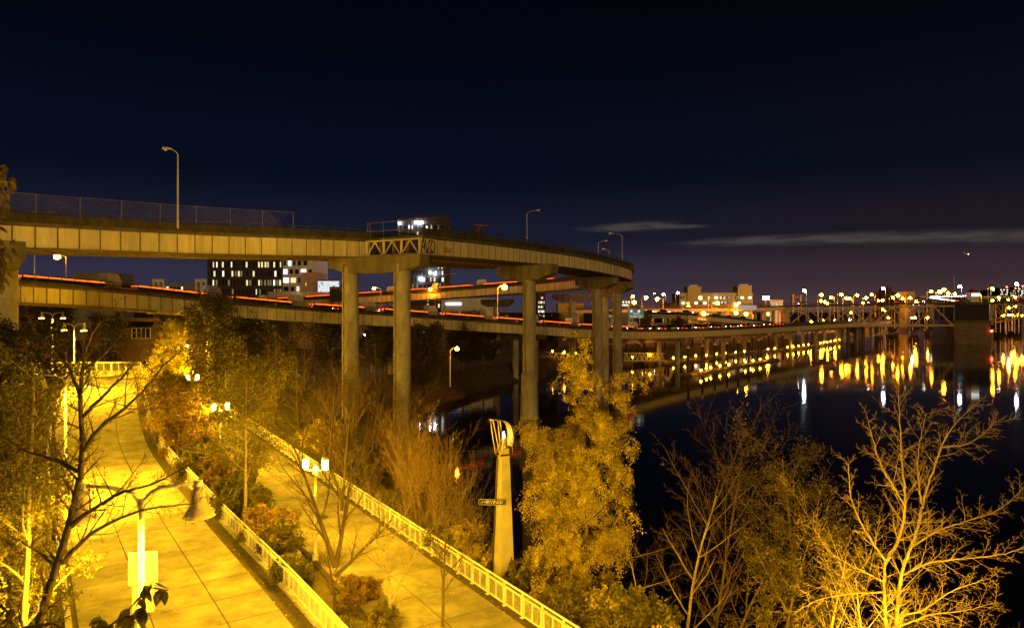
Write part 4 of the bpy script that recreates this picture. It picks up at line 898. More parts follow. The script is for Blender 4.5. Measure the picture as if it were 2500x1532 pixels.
for k in range(16): x_ = rr.uniform(-wd / 2 + .3, wd / 2 - .3); z_ = h - rr.uniform(.4, 3.6); s_ = rr.uniform(.1, .3); MB().lathe([(s_, 0), (s_, .02)], 7).build('splash', [mat('splash_blue', (.05, .08, .5), .5), mat('splash_orange', (.6, .25, .05), .5), mat('splash_dark', (.05, .05, .08), .5)][k % 3], r_, (x_, -.065, z_), (math.radians(90), 0, 0))
sgn = thing('road_sign', 'tall black sign board with two round emblems beside the round column', 'sign', P(820, 737, 200))
MB().box((-1.85, 0, 0), (1.85, .2, 4.5)).build('board', M['black'], sgn); MB().bar((-1, .3, -9), (-1, .3, 1), .25).build('post', M['steel_dark'], sgn); MB().bar((1, .3, -9), (1, .3, 1), .25).build('post', M['steel_dark'], sgn)
for s in (-1.25, 1.25): MB().lathe([(.32, 0), (.32, .02)], 14).build('emblem', mat('sign_red', (.4, .05, .05), .5), sgn, (s, -.01, 3.9), (math.radians(90), 0, 0))
link('lettering', text_mesh('lettering', 'TAI', .6, M['white'], .01), sgn, (0, -.02, 3.95), (math.radians(90), 0, 0))
r_, wd, h = bld('balcony_tower', 'tall dark tower showing white lights above and below the ramp stub', 971, 1088, 540, 300, dk, 22)
windows(r_, wd, h, 12, 17, 4, h - 1, fill=(.42, .6), lit=.30, pal=('win_b', 'win_c', 'win_d', 'win_a'), seed=21)
for k, (px, py) in enumerate([(976, 545), (1022, 543), (1030, 543), (1050, 665), (1026, 680), (1028, 682), (1062, 668), (1015, 543)]):
    q = P(px, py, 300); bm = bmesh.new(); bmesh.ops.create_icosphere(bm, subdivisions=1, radius=.55); me = bpy.data.meshes.new('balcony_light'); bm.to_mesh(me); bm.free(); me.materials.append(E['led']); link('balcony_light', me, r_, (q.x - r_.location.x, -.5, q.z - 3))
o = MB().add([(-wd / 2, 0, h + .52), (wd / 2, 0, h + .52), (wd / 2, 20, h + .52), (-wd / 2, 20, h + .52), (-wd / 2, 0, h + 1.2), (-.0, 0, h + 1.4), (wd / 2, 0, h + 2.6), (wd / 2, 20, h + 2.6), (-wd / 2, 20, h + 1.2)], [(0, 1, 6, 5, 4), (1, 2, 7, 6), (2, 3, 8, 7), (3, 0, 4, 8), (4, 5, 6, 7, 8)]).build('penthouse', dk, r_); MB().box((-4, 2, h + 1.3), (3, 10, h + 3)).build('plant_room', dk, r_)
r_, wd, h = bld('white_hall', 'low white hall lit by strip lamps behind the returning deck', 1078, 1205, 731, 275, wt, 16); MB().box((-wd * .42, -.3, h - 2.2), (-wd * .12, -.05, h - 1.2)).build('strip_light', E['win_c'], r_); MB().box((-wd * .1, -1.5, 0), (wd * .3, -.01, h - 4.5)).build('annex', gy, r_)
windows(r_, wd, h, 9, 1, h - 7.5, h - 4.6, lit=.7, pal=('win_c', 'win_b'), seed=3, skip=.3)
r_, wd, h = bld('warehouse', 'long brown warehouse with white-framed windows under the low road', 285, 560, 782, 138, br, 10, 4.6)
windows(r_, wd, h, 9, 1, h - 3.0, h - .9, fill=(.5, .75), lit=.25, pal=('win_a',), seed=9, x0=-wd / 2 + 8, skip=.3)
fw = MB(); x0 = (322 - 422) / F * 138
for k in range(5): fw.box((x0 + k * .93 - .06, -.16, h - 3.6), (x0 + k * .93 + .06, -.06, h - 1.5))
for zz in (h - 3.6, h - 1.5): fw.box((x0 - .06, -.165, zz - .06), (x0 + 3.78, -.055, zz + .06))
fw.build('window_frame', M['white'], r_); MB().box((x0 - .05, -.05, h - 3.6), (x0 + 3.75, .02, h - 1.5)).build('window', M['glass'], r_)
MB().add([(x0 - .8, -1.8, h - 1.3), (x0 + 4.6, -1.8, h - 1.3), (x0 + 4.6, 0, h - .2), (x0 - .8, 0, h - .2), (x0 - .8, -1.8, h - 1.42), (x0 + 4.6, -1.8, h - 1.42), (x0 + 4.6, 0, h - .32), (x0 - .8, 0, h - .32)], [(0, 1, 2, 3), (7, 6, 5, 4), (0, 4, 5, 1), (1, 5, 6, 2), (3, 7, 4, 0)]).build('awning', M['black'], r_)
r_, wd, h = bld('hospital_block', 'yellow-lit slab block with two raised end towers beyond the freeway', 1659, 1838, 716, 520, ye, 25)
for a_, b_, t_ in ((1678, 1711, 699), (1800, 1834, 697)):
    x0 = (a_ - 1748.5) / F * 520; x1 = (b_ - 1748.5) / F * 520; MB().box((x0, -1.2, 0), (x1, 10, CAMZ + (HOR - t_) / F * 520 - 3)).build('tower', ye, r_); MB().box((x0 + 2, 1, CAMZ + (HOR - t_) / F * 520 - 3), (x1 - 2, 6, CAMZ + (HOR - t_) / F * 520 - 1.8)).build('plant_room', wt, r_)
windows(r_, wd, h, 17, 3, h - 13, h - .5, fill=(.75, .42), lit=.5, pal=('win_b', 'win_c', 'win_a'), seed=12, y=-1.3, skip=.15)
r_, wd, h = bld('office_block', 'small office block with bright window rows behind the road sign', 1516, 1540, 730, 450, gy, 15); windows(r_, wd, h, 5, 4, h - 9, h - .6, lit=.8, fill=(.8, .5), pal=('win_c', 'win_b'), seed=2)
r_, wd, h = bld('office_tower', 'small dark office tower with lit windows left of the pale T-shaped pier', 1311, 1332, 718, 420, dk, 15); windows(r_, wd, h, 5, 7, h - 20, h - .5, lit=.6, fill=(.6, .5), pal=('win_b', 'win_a', 'win_c'), seed=6)
r_, wd, h = bld('low_building', 'low yellow-lit building behind the pale T-shaped pier', 1362, 1425, 742, 400, ye, 15)
r_, wd, h = bld('depot', 'flat depot roof under one very bright floodlight', 1880, 1912, 733, 520, wt, 20); windows(r_, wd, h, 5, 1, h - 5, h - 1, lit=.8, pal=('win_a',), seed=1)
fl = thing('floodlight', 'very bright white floodlight bank beyond the freeway', 'floodlight', P(1870, 745, 470)); MB().lathe([(.3, -8), (.2, 4)], 8).build('mast', M['galv_far'], fl); MB().box((-2.2, -.3, 4), (2.2, .2, 6)).build('lamp_bank', E['led'], fl)
lt = thing('lift_tower', 'pair of steel lattice lift towers far beyond the bridge approach', 'tower', P(1946, 745, 700))
for s in (-4, 4): MB().box((s - .8, 0, -8), (s + .8, 2, 11)).build('tower_leg', stl, lt)
for z_ in (-6, 0, 6): MB().bar((-4, .5, z_), (4, .5, z_ + 5), .4).build('brace', stl, lt); MB().bar((4, .5, z_), (-4, .5, z_ + 5), .4).build('brace', stl, lt)
r_, wd, h = bld('white_tower', 'white slab tower with a red roof light beyond the truss bridge', 2213, 2234, 713, 600, gy, 12); windows(r_, wd, h, 3, 9, 6, h - 1, lit=.15, fill=(.4, .4), pal=('win_c',), seed=3)
for k, (a_, b_, t_, Z) in enumerate([(2413, 2432, 708, 900), (2440, 2462, 703, 880), (2466, 2482, 706, 900), (2484, 2500, 701, 920)]):
    r_, wd, h = bld('hill_tower', ['dark tower with blue and white lights', 'stepped tower with a row of white roof lights', 'squat tower with two red roof beacons', 'broad tower with red beacon at its corner'][k] + ' on the far right skyline', a_, b_, t_, Z, dk, 15, 3)
    windows(r_, wd, h, 5, 4, h - 12, h - .5, lit=.55, fill=(.7, .5), pal=('win_c', 'win_b', 'win_a'), seed=30 + k)
    bm = bmesh.new(); bmesh.ops.create_icosphere(bm, subdivisions=1, radius=1.0); me = bpy.data.meshes.new('roof_beacon'); bm.to_mesh(me); bm.free(); me.materials.append(E['beacon']); link('roof_beacon', me, r_, (wd * .3, -.5, h + 1.4))
# direction signs
def gantry(px, py, Z, wd, h, mt, texts, label, zb):
    p = P(px, py, Z); root = thing('road_sign', label, 'road sign', (p.x, Z, zb)); zc = p.z - zb
    o = MB().box((-wd / 2, 0, zc - h / 2), (wd / 2, .15, zc + h / 2)).build('board', mt, root)
    MB().box((-wd / 2 - .1, .05, zc - h / 2 - .1), (wd / 2 + .1, .2, zc + h / 2 + .1)).build('border', M['white'], root)
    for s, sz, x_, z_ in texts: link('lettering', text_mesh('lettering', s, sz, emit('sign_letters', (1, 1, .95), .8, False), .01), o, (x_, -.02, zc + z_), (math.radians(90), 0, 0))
    for s in (-.25, .25): MB().bar((wd * s, .3, 0), (wd * s, .3, zc + h / 2), .25).build('post', M['galv_far'], root)
    return root, zc
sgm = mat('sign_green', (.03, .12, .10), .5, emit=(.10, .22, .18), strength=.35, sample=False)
r_, zc = gantry(1553, 765, 215, 4.7, 2.7, sgm, [('Oregon City', .78, 0, -.85), ('SALEM', .7, 0, -.05)], 'lit green freeway sign with two route shields behind the ramp tip', 9.2)
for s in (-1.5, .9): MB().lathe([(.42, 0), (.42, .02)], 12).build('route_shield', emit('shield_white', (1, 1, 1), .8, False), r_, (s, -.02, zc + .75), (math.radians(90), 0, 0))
gantry(1489, 767, 220, 2.6, 2.2, M['black'], [('Salem', .7, 0, -.5)], 'small dark sign reading Salem between the ramp piers', 9)
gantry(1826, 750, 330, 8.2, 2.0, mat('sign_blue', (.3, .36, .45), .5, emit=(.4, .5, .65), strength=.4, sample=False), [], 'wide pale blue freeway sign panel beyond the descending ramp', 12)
# aircraft
ac = thing('aircraft', 'tiny bright aircraft low in the sky over the bridge', 'aircraft', P(2361, 619, 1500), .2)
MB().lathe([(.1, -9), (1.2, -7), (1.4, 3), (.9, 8), (.1, 10)], 10).build('fuselage', M['white'], ac, None, (0, math.radians(90), 0)); MB().add([(-2, -10, 0), (1, -10, 0), (3, 0, 0), (-2, 0, 0), (-2, 10, 0), (1, 10, 0), (-2, -10, .3), (1, -10, .3), (3, 0, .4), (-2, 0, .4), (-2, 10, .3), (1, 10, .3)], [(0, 1, 2, 3), (3, 2, 5, 4), (9, 8, 7, 6), (10, 11, 8, 9), (0, 6, 7, 1), (1, 7, 8, 2), (2, 8, 11, 5), (4, 5, 11, 10)]).build('wing', M['white'], ac); MB().add([(-9, -.1, .5), (-6, -.1, .5), (-8, -.1, 4), (-9.5, -.1, 4), (-9, .1, .5), (-6, .1, .5), (-8, .1, 4), (-9.5, .1, 4)], [(0, 1, 2, 3), (7, 6, 5, 4), (0, 4, 5, 1), (1, 5, 6, 2), (2, 6, 7, 3), (3, 7, 4, 0)]).build('tail_fin', M['white'], ac)
MB().lathe([(.1, -1), (1.3, 0), (.1, 1)], 8).build('landing_light', emit('aircraft_light', (1, .85, .6), 6, False), ac, (2, -1.5, -1))
# ------------------------------------------------------------------ trees and shrubs
def grow(seed, spec):
    """returns segments [(p, q, r0, r1, level)] and leaf anchors [(p, dir)] in local coordinates."""
    R = random.Random(seed); U = R.uniform; segs = []; tips = []
    lv = spec['levels']
    def branch(p, d, length, r, level):
        S = lv[level]; n = S['n']; last = level == len(lv) - 1; step = length / n; wig = S['wig']; up = S['up']; kids = S.get('kids', 0); st0 = S.get('start', .2)
        kc = 0; px, py, pz = p; dx, dy, dz = d; phi = U(0, 6.28)
        for i in range(n):
            dx += U(-wig, wig); dy += U(-wig, wig); dz += U(-wig, wig) + up
            l = math.sqrt(dx * dx + dy * dy + dz * dz) or 1; dx /= l; dy /= l; dz /= l
            qx = px + dx * step; qy = py + dy * step; qz = pz + dz * step
            ra = r * (1 - S['tap'] * i / n); rb = r * (1 - S['tap'] * (i + 1) / n)
            segs.append(((px, py, pz), (qx, qy, qz), ra, rb, level))
            t = (i + 1) / n
            if S.get('leaf'): tips.append(((qx, qy, qz), (dx, dy, dz), level))
            if not last and t > st0:
                want = int(kids * (t - st0) / (1 - st0) + .5)
                while kc < want:
                    kc += 1; phi += 2.4 + U(-.5, .5); C = lv[level + 1]
                    ang = math.radians(C['ang'] * U(.75, 1.25)); 
                    # perpendicular basis
                    if abs(dz) < .9: ux, uy, uz = dy, -dx, 0.
                    else: ux, uy, uz = 1., 0., 0.
                    l = math.sqrt(ux * ux + uy * uy + uz * uz); ux /= l; uy /= l; uz /= l
                    vx = dy * uz - dz * uy; vy = dz * ux - dx * uz; vz = dx * uy - dy * ux
                    c, s = math.cos(phi) * math.sin(ang), math.sin(phi) * math.sin(ang); k = math.cos(ang)
                    nd = (dx * k + ux * c + vx * s, dy * k + uy * c + vy * s, dz * k + uz * c + vz * s)
                    sh = spec.get('shape', 'round')
                    fall = {'round': .55 + .45 * math.sin(math.pi * min(1, t * .9 + .05)), 'cone': 1.12 - .85 * t, 'vase': .75 + .35 * t, 'col': .9 - .35 * t}[sh] if level == 0 else 1 - .45 * t
                    f = U(0, 1); o = (px + (qx - px) * f, py + (qy - py) * f, pz + (qz - pz) * f)
                    branch(o, nd, length * C['len'] * fall * U(1 - spec.get('lvar', .25), 1 + spec.get('lvar', .2)), max(rb * C['rad'] * U(.8, 1.1), spec['rmin']), level + 1)
            px, py, pz = qx, qy, qz
    for pts, r0, r1 in spec.get('paths', []):
        q = spline(pts, .3); n = len(q) - 1; Lp = sum((q[i + 1] - q[i]).length for i in range(n)); kids = int(Lp * spec['dens']); S1 = lv[1]; kc = 0; phi = U(0, 6.28)
        for i in range(n):
            t = (i + 1) / n; ra = r0 + (r1 - r0) * i / n; rb = r0 + (r1 - r0) * t
            p_, s_ = q[i] + Vector((U(-.03, .03), U(-.03, .03), U(-.02, .02))) * (1 if 0 < i else 0), q[i + 1]
            q[i] = p_; segs.append((tuple(p_), tuple(s_), ra, rb, 0)); d = (s_ - p_).normalized()
            if t > spec.get('pstart', .1):
                want = int(kids * t)
                while kc < want:
                    kc += 1; phi += 2.4 + U(-.6, .6); ang = math.radians(S1['ang'] * U(.7, 1.3)); u = d.orthogonal().normalized(); v = d.cross(u)
                    nd = d * math.cos(ang) + (u * math.cos(phi) + v * math.sin(phi)) * math.sin(ang)
                    branch(tuple(s_), tuple(nd), spec['klen'] * U(.45, 1.3) * (1.1 - .5 * t), max(rb * .5, spec['rmin'] * 1.4), 1)
            elif kc == 0: kids = kids
    for st in spec.get('stems', [((0, 0, 0), spec.get('lean', (0, 0, 1)), 1.)]):
        p, d, k = st; l = math.sqrt(sum(c * c for c in d)); branch(p, tuple(c / l for c in d), spec['h'] * k, spec['r'] * (.6 + .4 * k), 0)
    return segs, tips
def tubes(segs, sides):
    if not segs: return None
    A = np.array([s[0] for s in segs]); B = np.array([s[1] for s in segs]); ra = np.array([s[2] for s in segs])[:, None]; rb = np.array([s[3] for s in segs])[:, None]
    D = B - A; D /= np.linalg.norm(D, axis=1, keepdims=True) + 1e-9
    ref = np.where(np.abs(D[:, 2:3]) < .9, np.array([[0, 0, 1.]]), np.array([[1., 0, 0]])); X = np.cross(D, ref); X /= np.linalg.norm(X, axis=1, keepdims=True); Y = np.cross(X, D)
    V = []; 
    for base, rr_ in ((A, ra), (B, rb)):
        for k in range(sides):
            a = 2 * math.pi * k / sides; V.append(base + (X * math.cos(a) + Y * math.sin(a)) * rr_)
    V = np.stack(V, 1); n = len(segs); base = (np.arange(n) * 2 * sides)[:, None]
    Fq = np.stack([np.concatenate([base + k, base + (k + 1) % sides, base + sides + (k + 1) % sides, base + sides + k], 1) for k in range(sides)], 1).reshape(-1, 4)
    return V.reshape(-1, 3), Fq
def leaves(tips, per, size, spread, seed, droop=.3, lv_ok=None):
    R = np.random.default_rng(seed); T = np.array([t[0] for t in tips]); n = len(T) * per
    if per < 1: sel = R.random(len(T)) < per; T = T[sel]; n = len(T); C = T
    else: C = np.repeat(T, int(per), 0); n = len(C)
    C = C + R.normal(0, spread, (n, 3)); C[:, 2] -= np.abs(R.normal(0, spread * droop, n))
    a = R.normal(0, 1, (n, 3)); a[:, 2] -= droop; a /= np.linalg.norm(a, axis=1, keepdims=True)
    b = np.cross(a, R.normal(0, 1, (n, 3))); b /= np.linalg.norm(b, axis=1, keepdims=True) + 1e-9
    s = size * R.uniform(.6, 1.35, (n, 1)); w_ = s * .36
    V = np.stack([C, C + a * s * .45 + b * w_, C + a * s, C + a * s * .45 - b * w_], 1).reshape(-1, 3)
    return V, (np.arange(n)[:, None] * 4 + np.arange(4)[None])
TREEC = {}
def tree(name, label, x, y, spec, seed, bark='bark', twig='twig', leaf=None, group=None, rz=0., z=None, cat='tree', nb=2, sides=6, scale=1., share=None):
    zb = gz(x, y) - .05 if z is None else z
    root = thing(name, label, cat, (x, y, zb), rz, group); root.scale = (scale,) * 3
    if share in TREEC:
        for nm, me, kd in TREEC[share]:
            o = link(nm, me, root)
            if kd: tag(o, kind='stuff')
        return root
    segs, tips = grow(seed, spec)
    t_ = tubes([s for s in segs if s[4] < nb], sides); link('trunk', fastmesh('trunk', *t_, M[bark]), root).data.shade_smooth()
    t_ = tubes([s for s in segs if s[4] >= nb], 3)
    if t_: tag(link('crown' if not leaf else 'twigs', fastmesh('twigs', *t_, M[twig]), root), kind='stuff')
    if leaf:
        mt, per, size, spread, droop = leaf
        t_ = leaves(tips, per, size, spread, seed + 99, droop); tag(link('crown', fastmesh('leaves', *t_, LM[mt]), root), kind='stuff')
    if share: TREEC[share] = [(c.name.split('.')[0], c.data, 'kind' in c.keys()) for c in root.children]
    return root
def L_(n, wig, up, tap, kids=0, start=.2, ang=45, ln=.5, rad=.55, leaf=False): return dict(n=n, wig=wig, up=up, tap=tap, kids=kids, start=start, ang=ang, len=ln, rad=rad, leaf=leaf)
def bare(h, r, shape='vase', kids=(9, 9, 7), start=.25, ang=(40, 42, 40), ln=(.55, .45, .40), lean=(0, 0, 1), up=(.02, .05, .05, .04), wig=(.06, .12, .16, .2), rmin=.006, four=True, leaf=False, stems=None):
    lv = [L_(12, wig[0], up[0], .8, kids[0], start), L_(8, wig[1], up[1], .85, kids[1], .15, ang[0], ln[0], .6), L_(5, wig[2], up[2], .7, kids[2], .1, ang[1], ln[1], .55, leaf)]
    if four: lv.append(L_(3, wig[3], up[3], .5, 0, 0, ang[2], ln[2], .6, leaf))
    d = dict(h=h, r=r, shape=shape, levels=lv, rmin=rmin, lean=lean)
    if stems: d['stems'] = stems
    return d
def leafy(h, r, shape='round', kids=(16, 10, 6), start=.2, ang=(55, 48, 45), ln=(.42, .45, .4), lean=(0, 0, 1), up=(.02, .03, 0., -.02), rmin=.006, stems=None, wig=(.05, .12, .16, .2)):
    return bare(h, r, shape, kids, start, ang, ln, lean, up, wig, rmin, True, True, stems)

# --- left foreground
def traced(px_lists, Z, base, dens, klen, rmin, levels, pstart=.1, depth=.0, seed=1):
    R_ = random.Random(seed); o = Vector(base); paths = []
    for pl, r0, r1, dz in px_lists:
        n = len(pl); paths.append(([P(x, y, Z + dz * k / max(1, n - 1)) - o for k, (x, y) in enumerate(pl)], r0, r1))
    return dict(paths=paths, stems=[], dens=dens, klen=klen, rmin=rmin, levels=levels, h=1, r=.1, pstart=pstart)
tb0 = P(40, 1990, 12.0)
LT = [([(40, 1990), (70, 1700), (106, 1486), (169, 1277), (200, 1114), (196, 967), (205, 880)], .10, .03, 0), ([(169, 1283), (230, 1240), (300, 1200), (380, 1178), (470, 1130)], .042, .009, -.9), ([(152, 1375), (203, 1317), (275, 1272), (352, 1243), (470, 1229)], .042, .009, .6),
      ([(204, 1101), (245, 1039), (297, 1003), (356, 946), (400, 889), (430, 865)], .045, .008, .8), ([(201, 1018), (258, 961), (310, 905), (350, 845)], .034, .008, -.6), ([(196, 967), (170, 900), (130, 850), (85, 815)], .035, .008, .5), ([(205, 880), (215, 830), (245, 785)], .03, .008, -.4), ([(190, 1150), (130, 1120), (60, 1100), (0, 1060)], .035, .008, .7), ([(205, 900), (260, 860), (300, 810)], .026, .007, .5), ([(140, 1385), (70, 1330), (10, 1300)], .03, .008, -.5)]
tree('bare_tree', 'dark leaning bare tree in front of the double bell street lamp', tb0.x, tb0.y, traced(LT, 12.0, tb0, 6.5, .85, .0045, [None, L_(7, .13, .02, .8, 6, .1, 46, .4, .6), L_(5, .18, .03, .7, 3, .1, 44, .45, .6), L_(3, .2, .02, .5, 0, 0, 42, .5, .6)]), 11, 'bark', 'twig', None, z=tb0.z, nb=1)
tree('bare_tree', 'pale slender tree with a few green leaves left of the leaning bare tree', -14.2, 19.8, leafy(12.0, .12, 'col', (13, 8, 5), .2, (50, 45, 40), (.32, .4, .4)), 12, 'bark_pale', 'twig_pale', ('green', 2, .10, .12, .3))
tree('leafy_tree', 'broad yellow-green leafy tree at the left edge beside the ramp path', -19.4, 24.5, leafy(8.4, .14, 'round', (15, 10, 6), .1), 13, 'bark', 'twig', ('olive', 5, .12, .14, .3))
tree('leafy_tree', 'yellow-green leafy tree further along the left edge of the ramp path', -27.2, 34, leafy(10.4, .17, 'round', (15, 10, 6), .1), 14, 'bark', 'twig', ('dark', 6, .14, .16, .3))
tree('leafy_tree', 'dark leafy tree beyond the landing railing on the left', -40.5, 56, leafy(11, .2, 'round', (16, 10, 6), .2), 15, 'bark', 'twig', ('dark', 8, .18, .34, .3))
tree('bare_tree', 'upright bare tree behind the leafy trees on the left', -27.5, 41, bare(9.0, .14, 'vase', (11, 10, 7), .25, lean=(.02, .1, 1)), 16)
tree('bare_tree', 'thin bare tree overhanging the far end of the ramp path', -49.5, 72, bare(8.6, .15, 'vase', (11, 10, 7), .25), 17)
tree('evergreen_shrub', 'dense dark needle-leaved shrub at the foot of the leaning bare tree', -10.2, 14.4, leafy(4.4, .07, 'col', (26, 9, 5), .05, (50, 45, 40), (.3, .4, .4), up=(.02, .1, .08, .05)), 18, 'bark', 'twig', ('dark', 3, .07, .06, 0), cat='shrub')
tree('evergreen_shrub', 'bushy green shrub in the bottom corner left of the sign plates', -7.6, 13.2, leafy(4.2, .07, 'round', (24, 9, 5), .05, (55, 45, 40), (.4, .4, .4), up=(.02, .08, .05, .02)), 19, 'bark', 'twig', ('green', 3, .09, .09, .1), cat='shrub')
for k, (x, y, s) in enumerate([(-16.8, 20.5, 1.0), (-20.5, 27.5, 1.2), (-25, 33, 1.1), (-29.5, 40, 1.0), (-34, 46, 1.2), (-40, 54, 1.2), (-45.5, 62, 1.3)]):
    tree('verge_shrub', 'low tangled leafy shrub on the verge left of the ramp path', x, y, leafy(2.3, .05, 'round', (14, 8, 4), .02, (60, 50, 45), (.55, .45, .4), up=(0, .06, .04, 0), stems=[((0, 0, 0), (.3, .2, 1), 1), ((0, 0, 0), (.8, -.5, 1), .9), ((0, 0, 0), (-.8, .2, 1), .75), ((0, 0, 0), (0, -.9, 1), .7)]), 40 + k, 'bark', 'twig', (('olive', 'green', 'amber')[k % 3], 2, .11, .07, .2), 'shrubs on the left verge', cat='shrub', scale=s, rz=k * 1.9, share='v%d' % (k % 3))

# tall tree whose leaves hang in at the left edge, and the near sprig: leaves large enough to be single parts
def leaf_shape(mt):
    V = [(0, 0, 0), (.16, .22, .02), (.20, .45, .0), (.13, .75, -.03), (0, 1.08, -.10), (-.13, .75, -.03), (-.20, .45, .0), (-.16, .22, .02), (0, .3, -.05), (0, .62, -.06)]
    V = [(x * 1.5, y, z) for x, y, z in V]
    return MB().add(V, [(0, 1, 8), (1, 2, 8), (2, 9, 8), (2, 3, 9), (3, 4, 9), (0, 8, 7), (7, 8, 6), (6, 8, 9), (6, 9, 5), (5, 9, 4)]).mesh('leaf', mt)
def sprig(name, label, base, chains, size, mt, seed, dens=3):
    R = random.Random(seed); root = thing(name, label, 'branch', base); me = leaf_shape(mt)
    for ch in chains:
        pts = [Vector(p) for p in ch]; n = len(pts)
        MB().tube(pts, [max(.003, .011 * (1 - i / n)) for i in range(n)], 5).build('stem', M['twig'], root)
        for a_, c_ in zip(pts[:-1], pts[1:]):
            for k in range(dens):
                p = a_.lerp(c_, R.random()); s = size * R.uniform(.65, 1.2)
                o = link('leaf', me, root, p, (R.uniform(-2.4, -.5), R.uniform(-.7, .7), R.uniform(0, 6.28))); o.scale = (s, s, s)
    return root
def offs(base, pix, Z): return [P(px, py, Z + dz) - base for px, py, dz in pix]
b0 = P(150, 1640, 5.2)
sprig('leafy_branch', 'close dark branch with pointed leaves reaching over the ramp path', b0, [offs(b0, [(150, 1640, 0), (220, 1560, .05), (290, 1510, .1), (345, 1455, .1), (385, 1405, .15)], 5.2), offs(b0, [(290, 1510, .1), (330, 1500, .0), (352, 1480, -.1), (348, 1530, -.1)], 5.2), offs(b0, [(345, 1455, .1), (350, 1430, .1), (410, 1440, .12)], 5.2), offs(b0, [(220, 1560, 0), (250, 1515, .2), (240, 1500, .2)], 5.2)], .115, LM['green'], 5, 4)
b0 = P(-60, 1640, 5.0)
sprig('leafy_branch', 'close leafy branch filling the bottom left corner', b0, [offs(b0, [(-60, 1640, 0), (0, 1560, .1), (30, 1500, .2), (20, 1450, .2)], 5.), offs(b0, [(0, 1560, .1), (60, 1530, .0), (120, 1520, .1), (180, 1540, .2)], 5.), offs(b0, [(30, 1500, .2), (-10, 1470, .2), (-20, 1400, .2)], 5.)], .11, LM['olive'], 6, 4)
b0 = P(-160, 900, 9.0)
sprig('leafy_branch', 'hanging yellowish leaves in front of the left end of the cream ramp', b0, [offs(b0, [(-160, 900, 0), (-80, 780, 0), (-30, 680, .1), (-5, 560, .1), (2, 470, .2), (10, 400, .2)], 9.), offs(b0, [(-30, 680, .1), (0, 640, .2), (12, 600, .3)], 9.), offs(b0, [(-5, 560, 0), (15, 470, .1), (32, 430, .1)], 9.), offs(b0, [(-80, 780, 0), (-20, 720, .1), (20, 655, .2), (35, 580, .2)], 9.), offs(b0, [(-80, 780, 0), (-10, 700, .1), (5, 640, .2)], 9.)], .125, LM['olive'], 7, 13)

# --- planting strip between the two paths
tree('leafy_tree', 'blazing yellow-leaved tree beside the twin lamp and ramp railing', -44, 86.5, leafy(10.5, .16, 'cone', (18, 10, 6), .1), 21, 'bark', 'twig', ('gold', 5, .2, .28, .3))
tree('leafy_tree', 'tall dark leafy tree behind the yellow-leaved tree', -40, 93, leafy(13.5, .2, 'round', (18, 10, 6), .15), 22, 'bark', 'twig', ('dark', 5, .22, .34, .3))
tree('leafy_tree', 'pale-trunked tree with thin amber leaves in the planting strip', -17.2, 43.8, leafy(9.6, .12, 'round', (15, 10, 6), .3, (52, 46, 40), (.40, .45, .4)), 23, 'bark_pale', 'twig', ('olive', 6, .11, .24, .3))
tree('leafy_tree', 'amber leafy tree in the strip in front of the midway twin lamp', -28.4, 58, leafy(6.4, .12, 'round', (16, 10, 6), .2), 24, 'bark', 'twig', ('amber', 6, .13, .26, .3))
tree('leafy_tree', 'olive leafy tree in the strip beside the ramp railing bend', -35.2, 70.5, leafy(5.4, .12, 'round', (16, 10, 6), .2), 25, 'bark', 'twig', ('olive', 7, .15, .3, .3))
SS = [(-5.6, 29.2, .7), (-7.2, 31.8, .8), (-10.9, 34.2, .9), (-13.2, 38.2, 1.25), (-14.6, 40.6, 1.3), (-17.6, 45.5, 1.5), (-19.6, 47.6, 1.5), (-21.6, 51.2, 1.7), (-24.6, 55, 1.7), (-26.8, 58.5, 1.6), (-29.6, 62.2, 1.8), (-32.4, 66.5, 1.7), (-35.6, 72.5, 1.9), (-39.6, 78, 2.0), (-36, 77, 1.7), (-42.5, 82, 2.)]
for k, (x, y, s) in enumerate(SS):
    tree('strip_shrub', ('olive', 'amber', 'yellow-green')[k % 3] + ' low shrub in the planting strip between the two paths', x, y, leafy(1.35, .035, 'round', (12, 8, 4), .02, (62, 50, 45), (.6, .45, .4), up=(0, .06, .04, 0), stems=[((0, 0, 0), (.3, .2, 1), 1), ((0, 0, 0), (.9, -.5, 1), .95), ((0, 0, 0), (-.9, .2, 1), .75), ((0, 0, 0), (.1, -.9, 1), 1.0), ((0, 0, 0), (-.2, .9, .8), .8)]), 60 + k, 'bark', 'twig', (('olive', 'amber', 'green')[k % 3], 2, .11, .07, .2), ('olive', 'amber', 'yellow-green')[k % 3] + ' shrubs in the planting strip', cat='shrub', scale=s, rz=k * 2.1, share='s%d' % (k % 3))
def planter(x, y, rz, label):
    root = thing('planter_wall', label, 'planter', (x, y, 3.7), rz)
    for a_, c_, nm in (((-.1, 0, 0), (2.2, .16, .5), 'long_side'), ((-.1, .162, 0), (.06, 1.5, .5), 'short_side')): MB().box(a_, c_).build(nm, M['kerb'], root)
planter(-14.6, 41.6, 2.1, 'low concrete planter edge beside the pale-trunked tree')
planter(-11.4, 36.9, 2.1, 'low concrete planter edge at the foot of the glaring twin lamp')

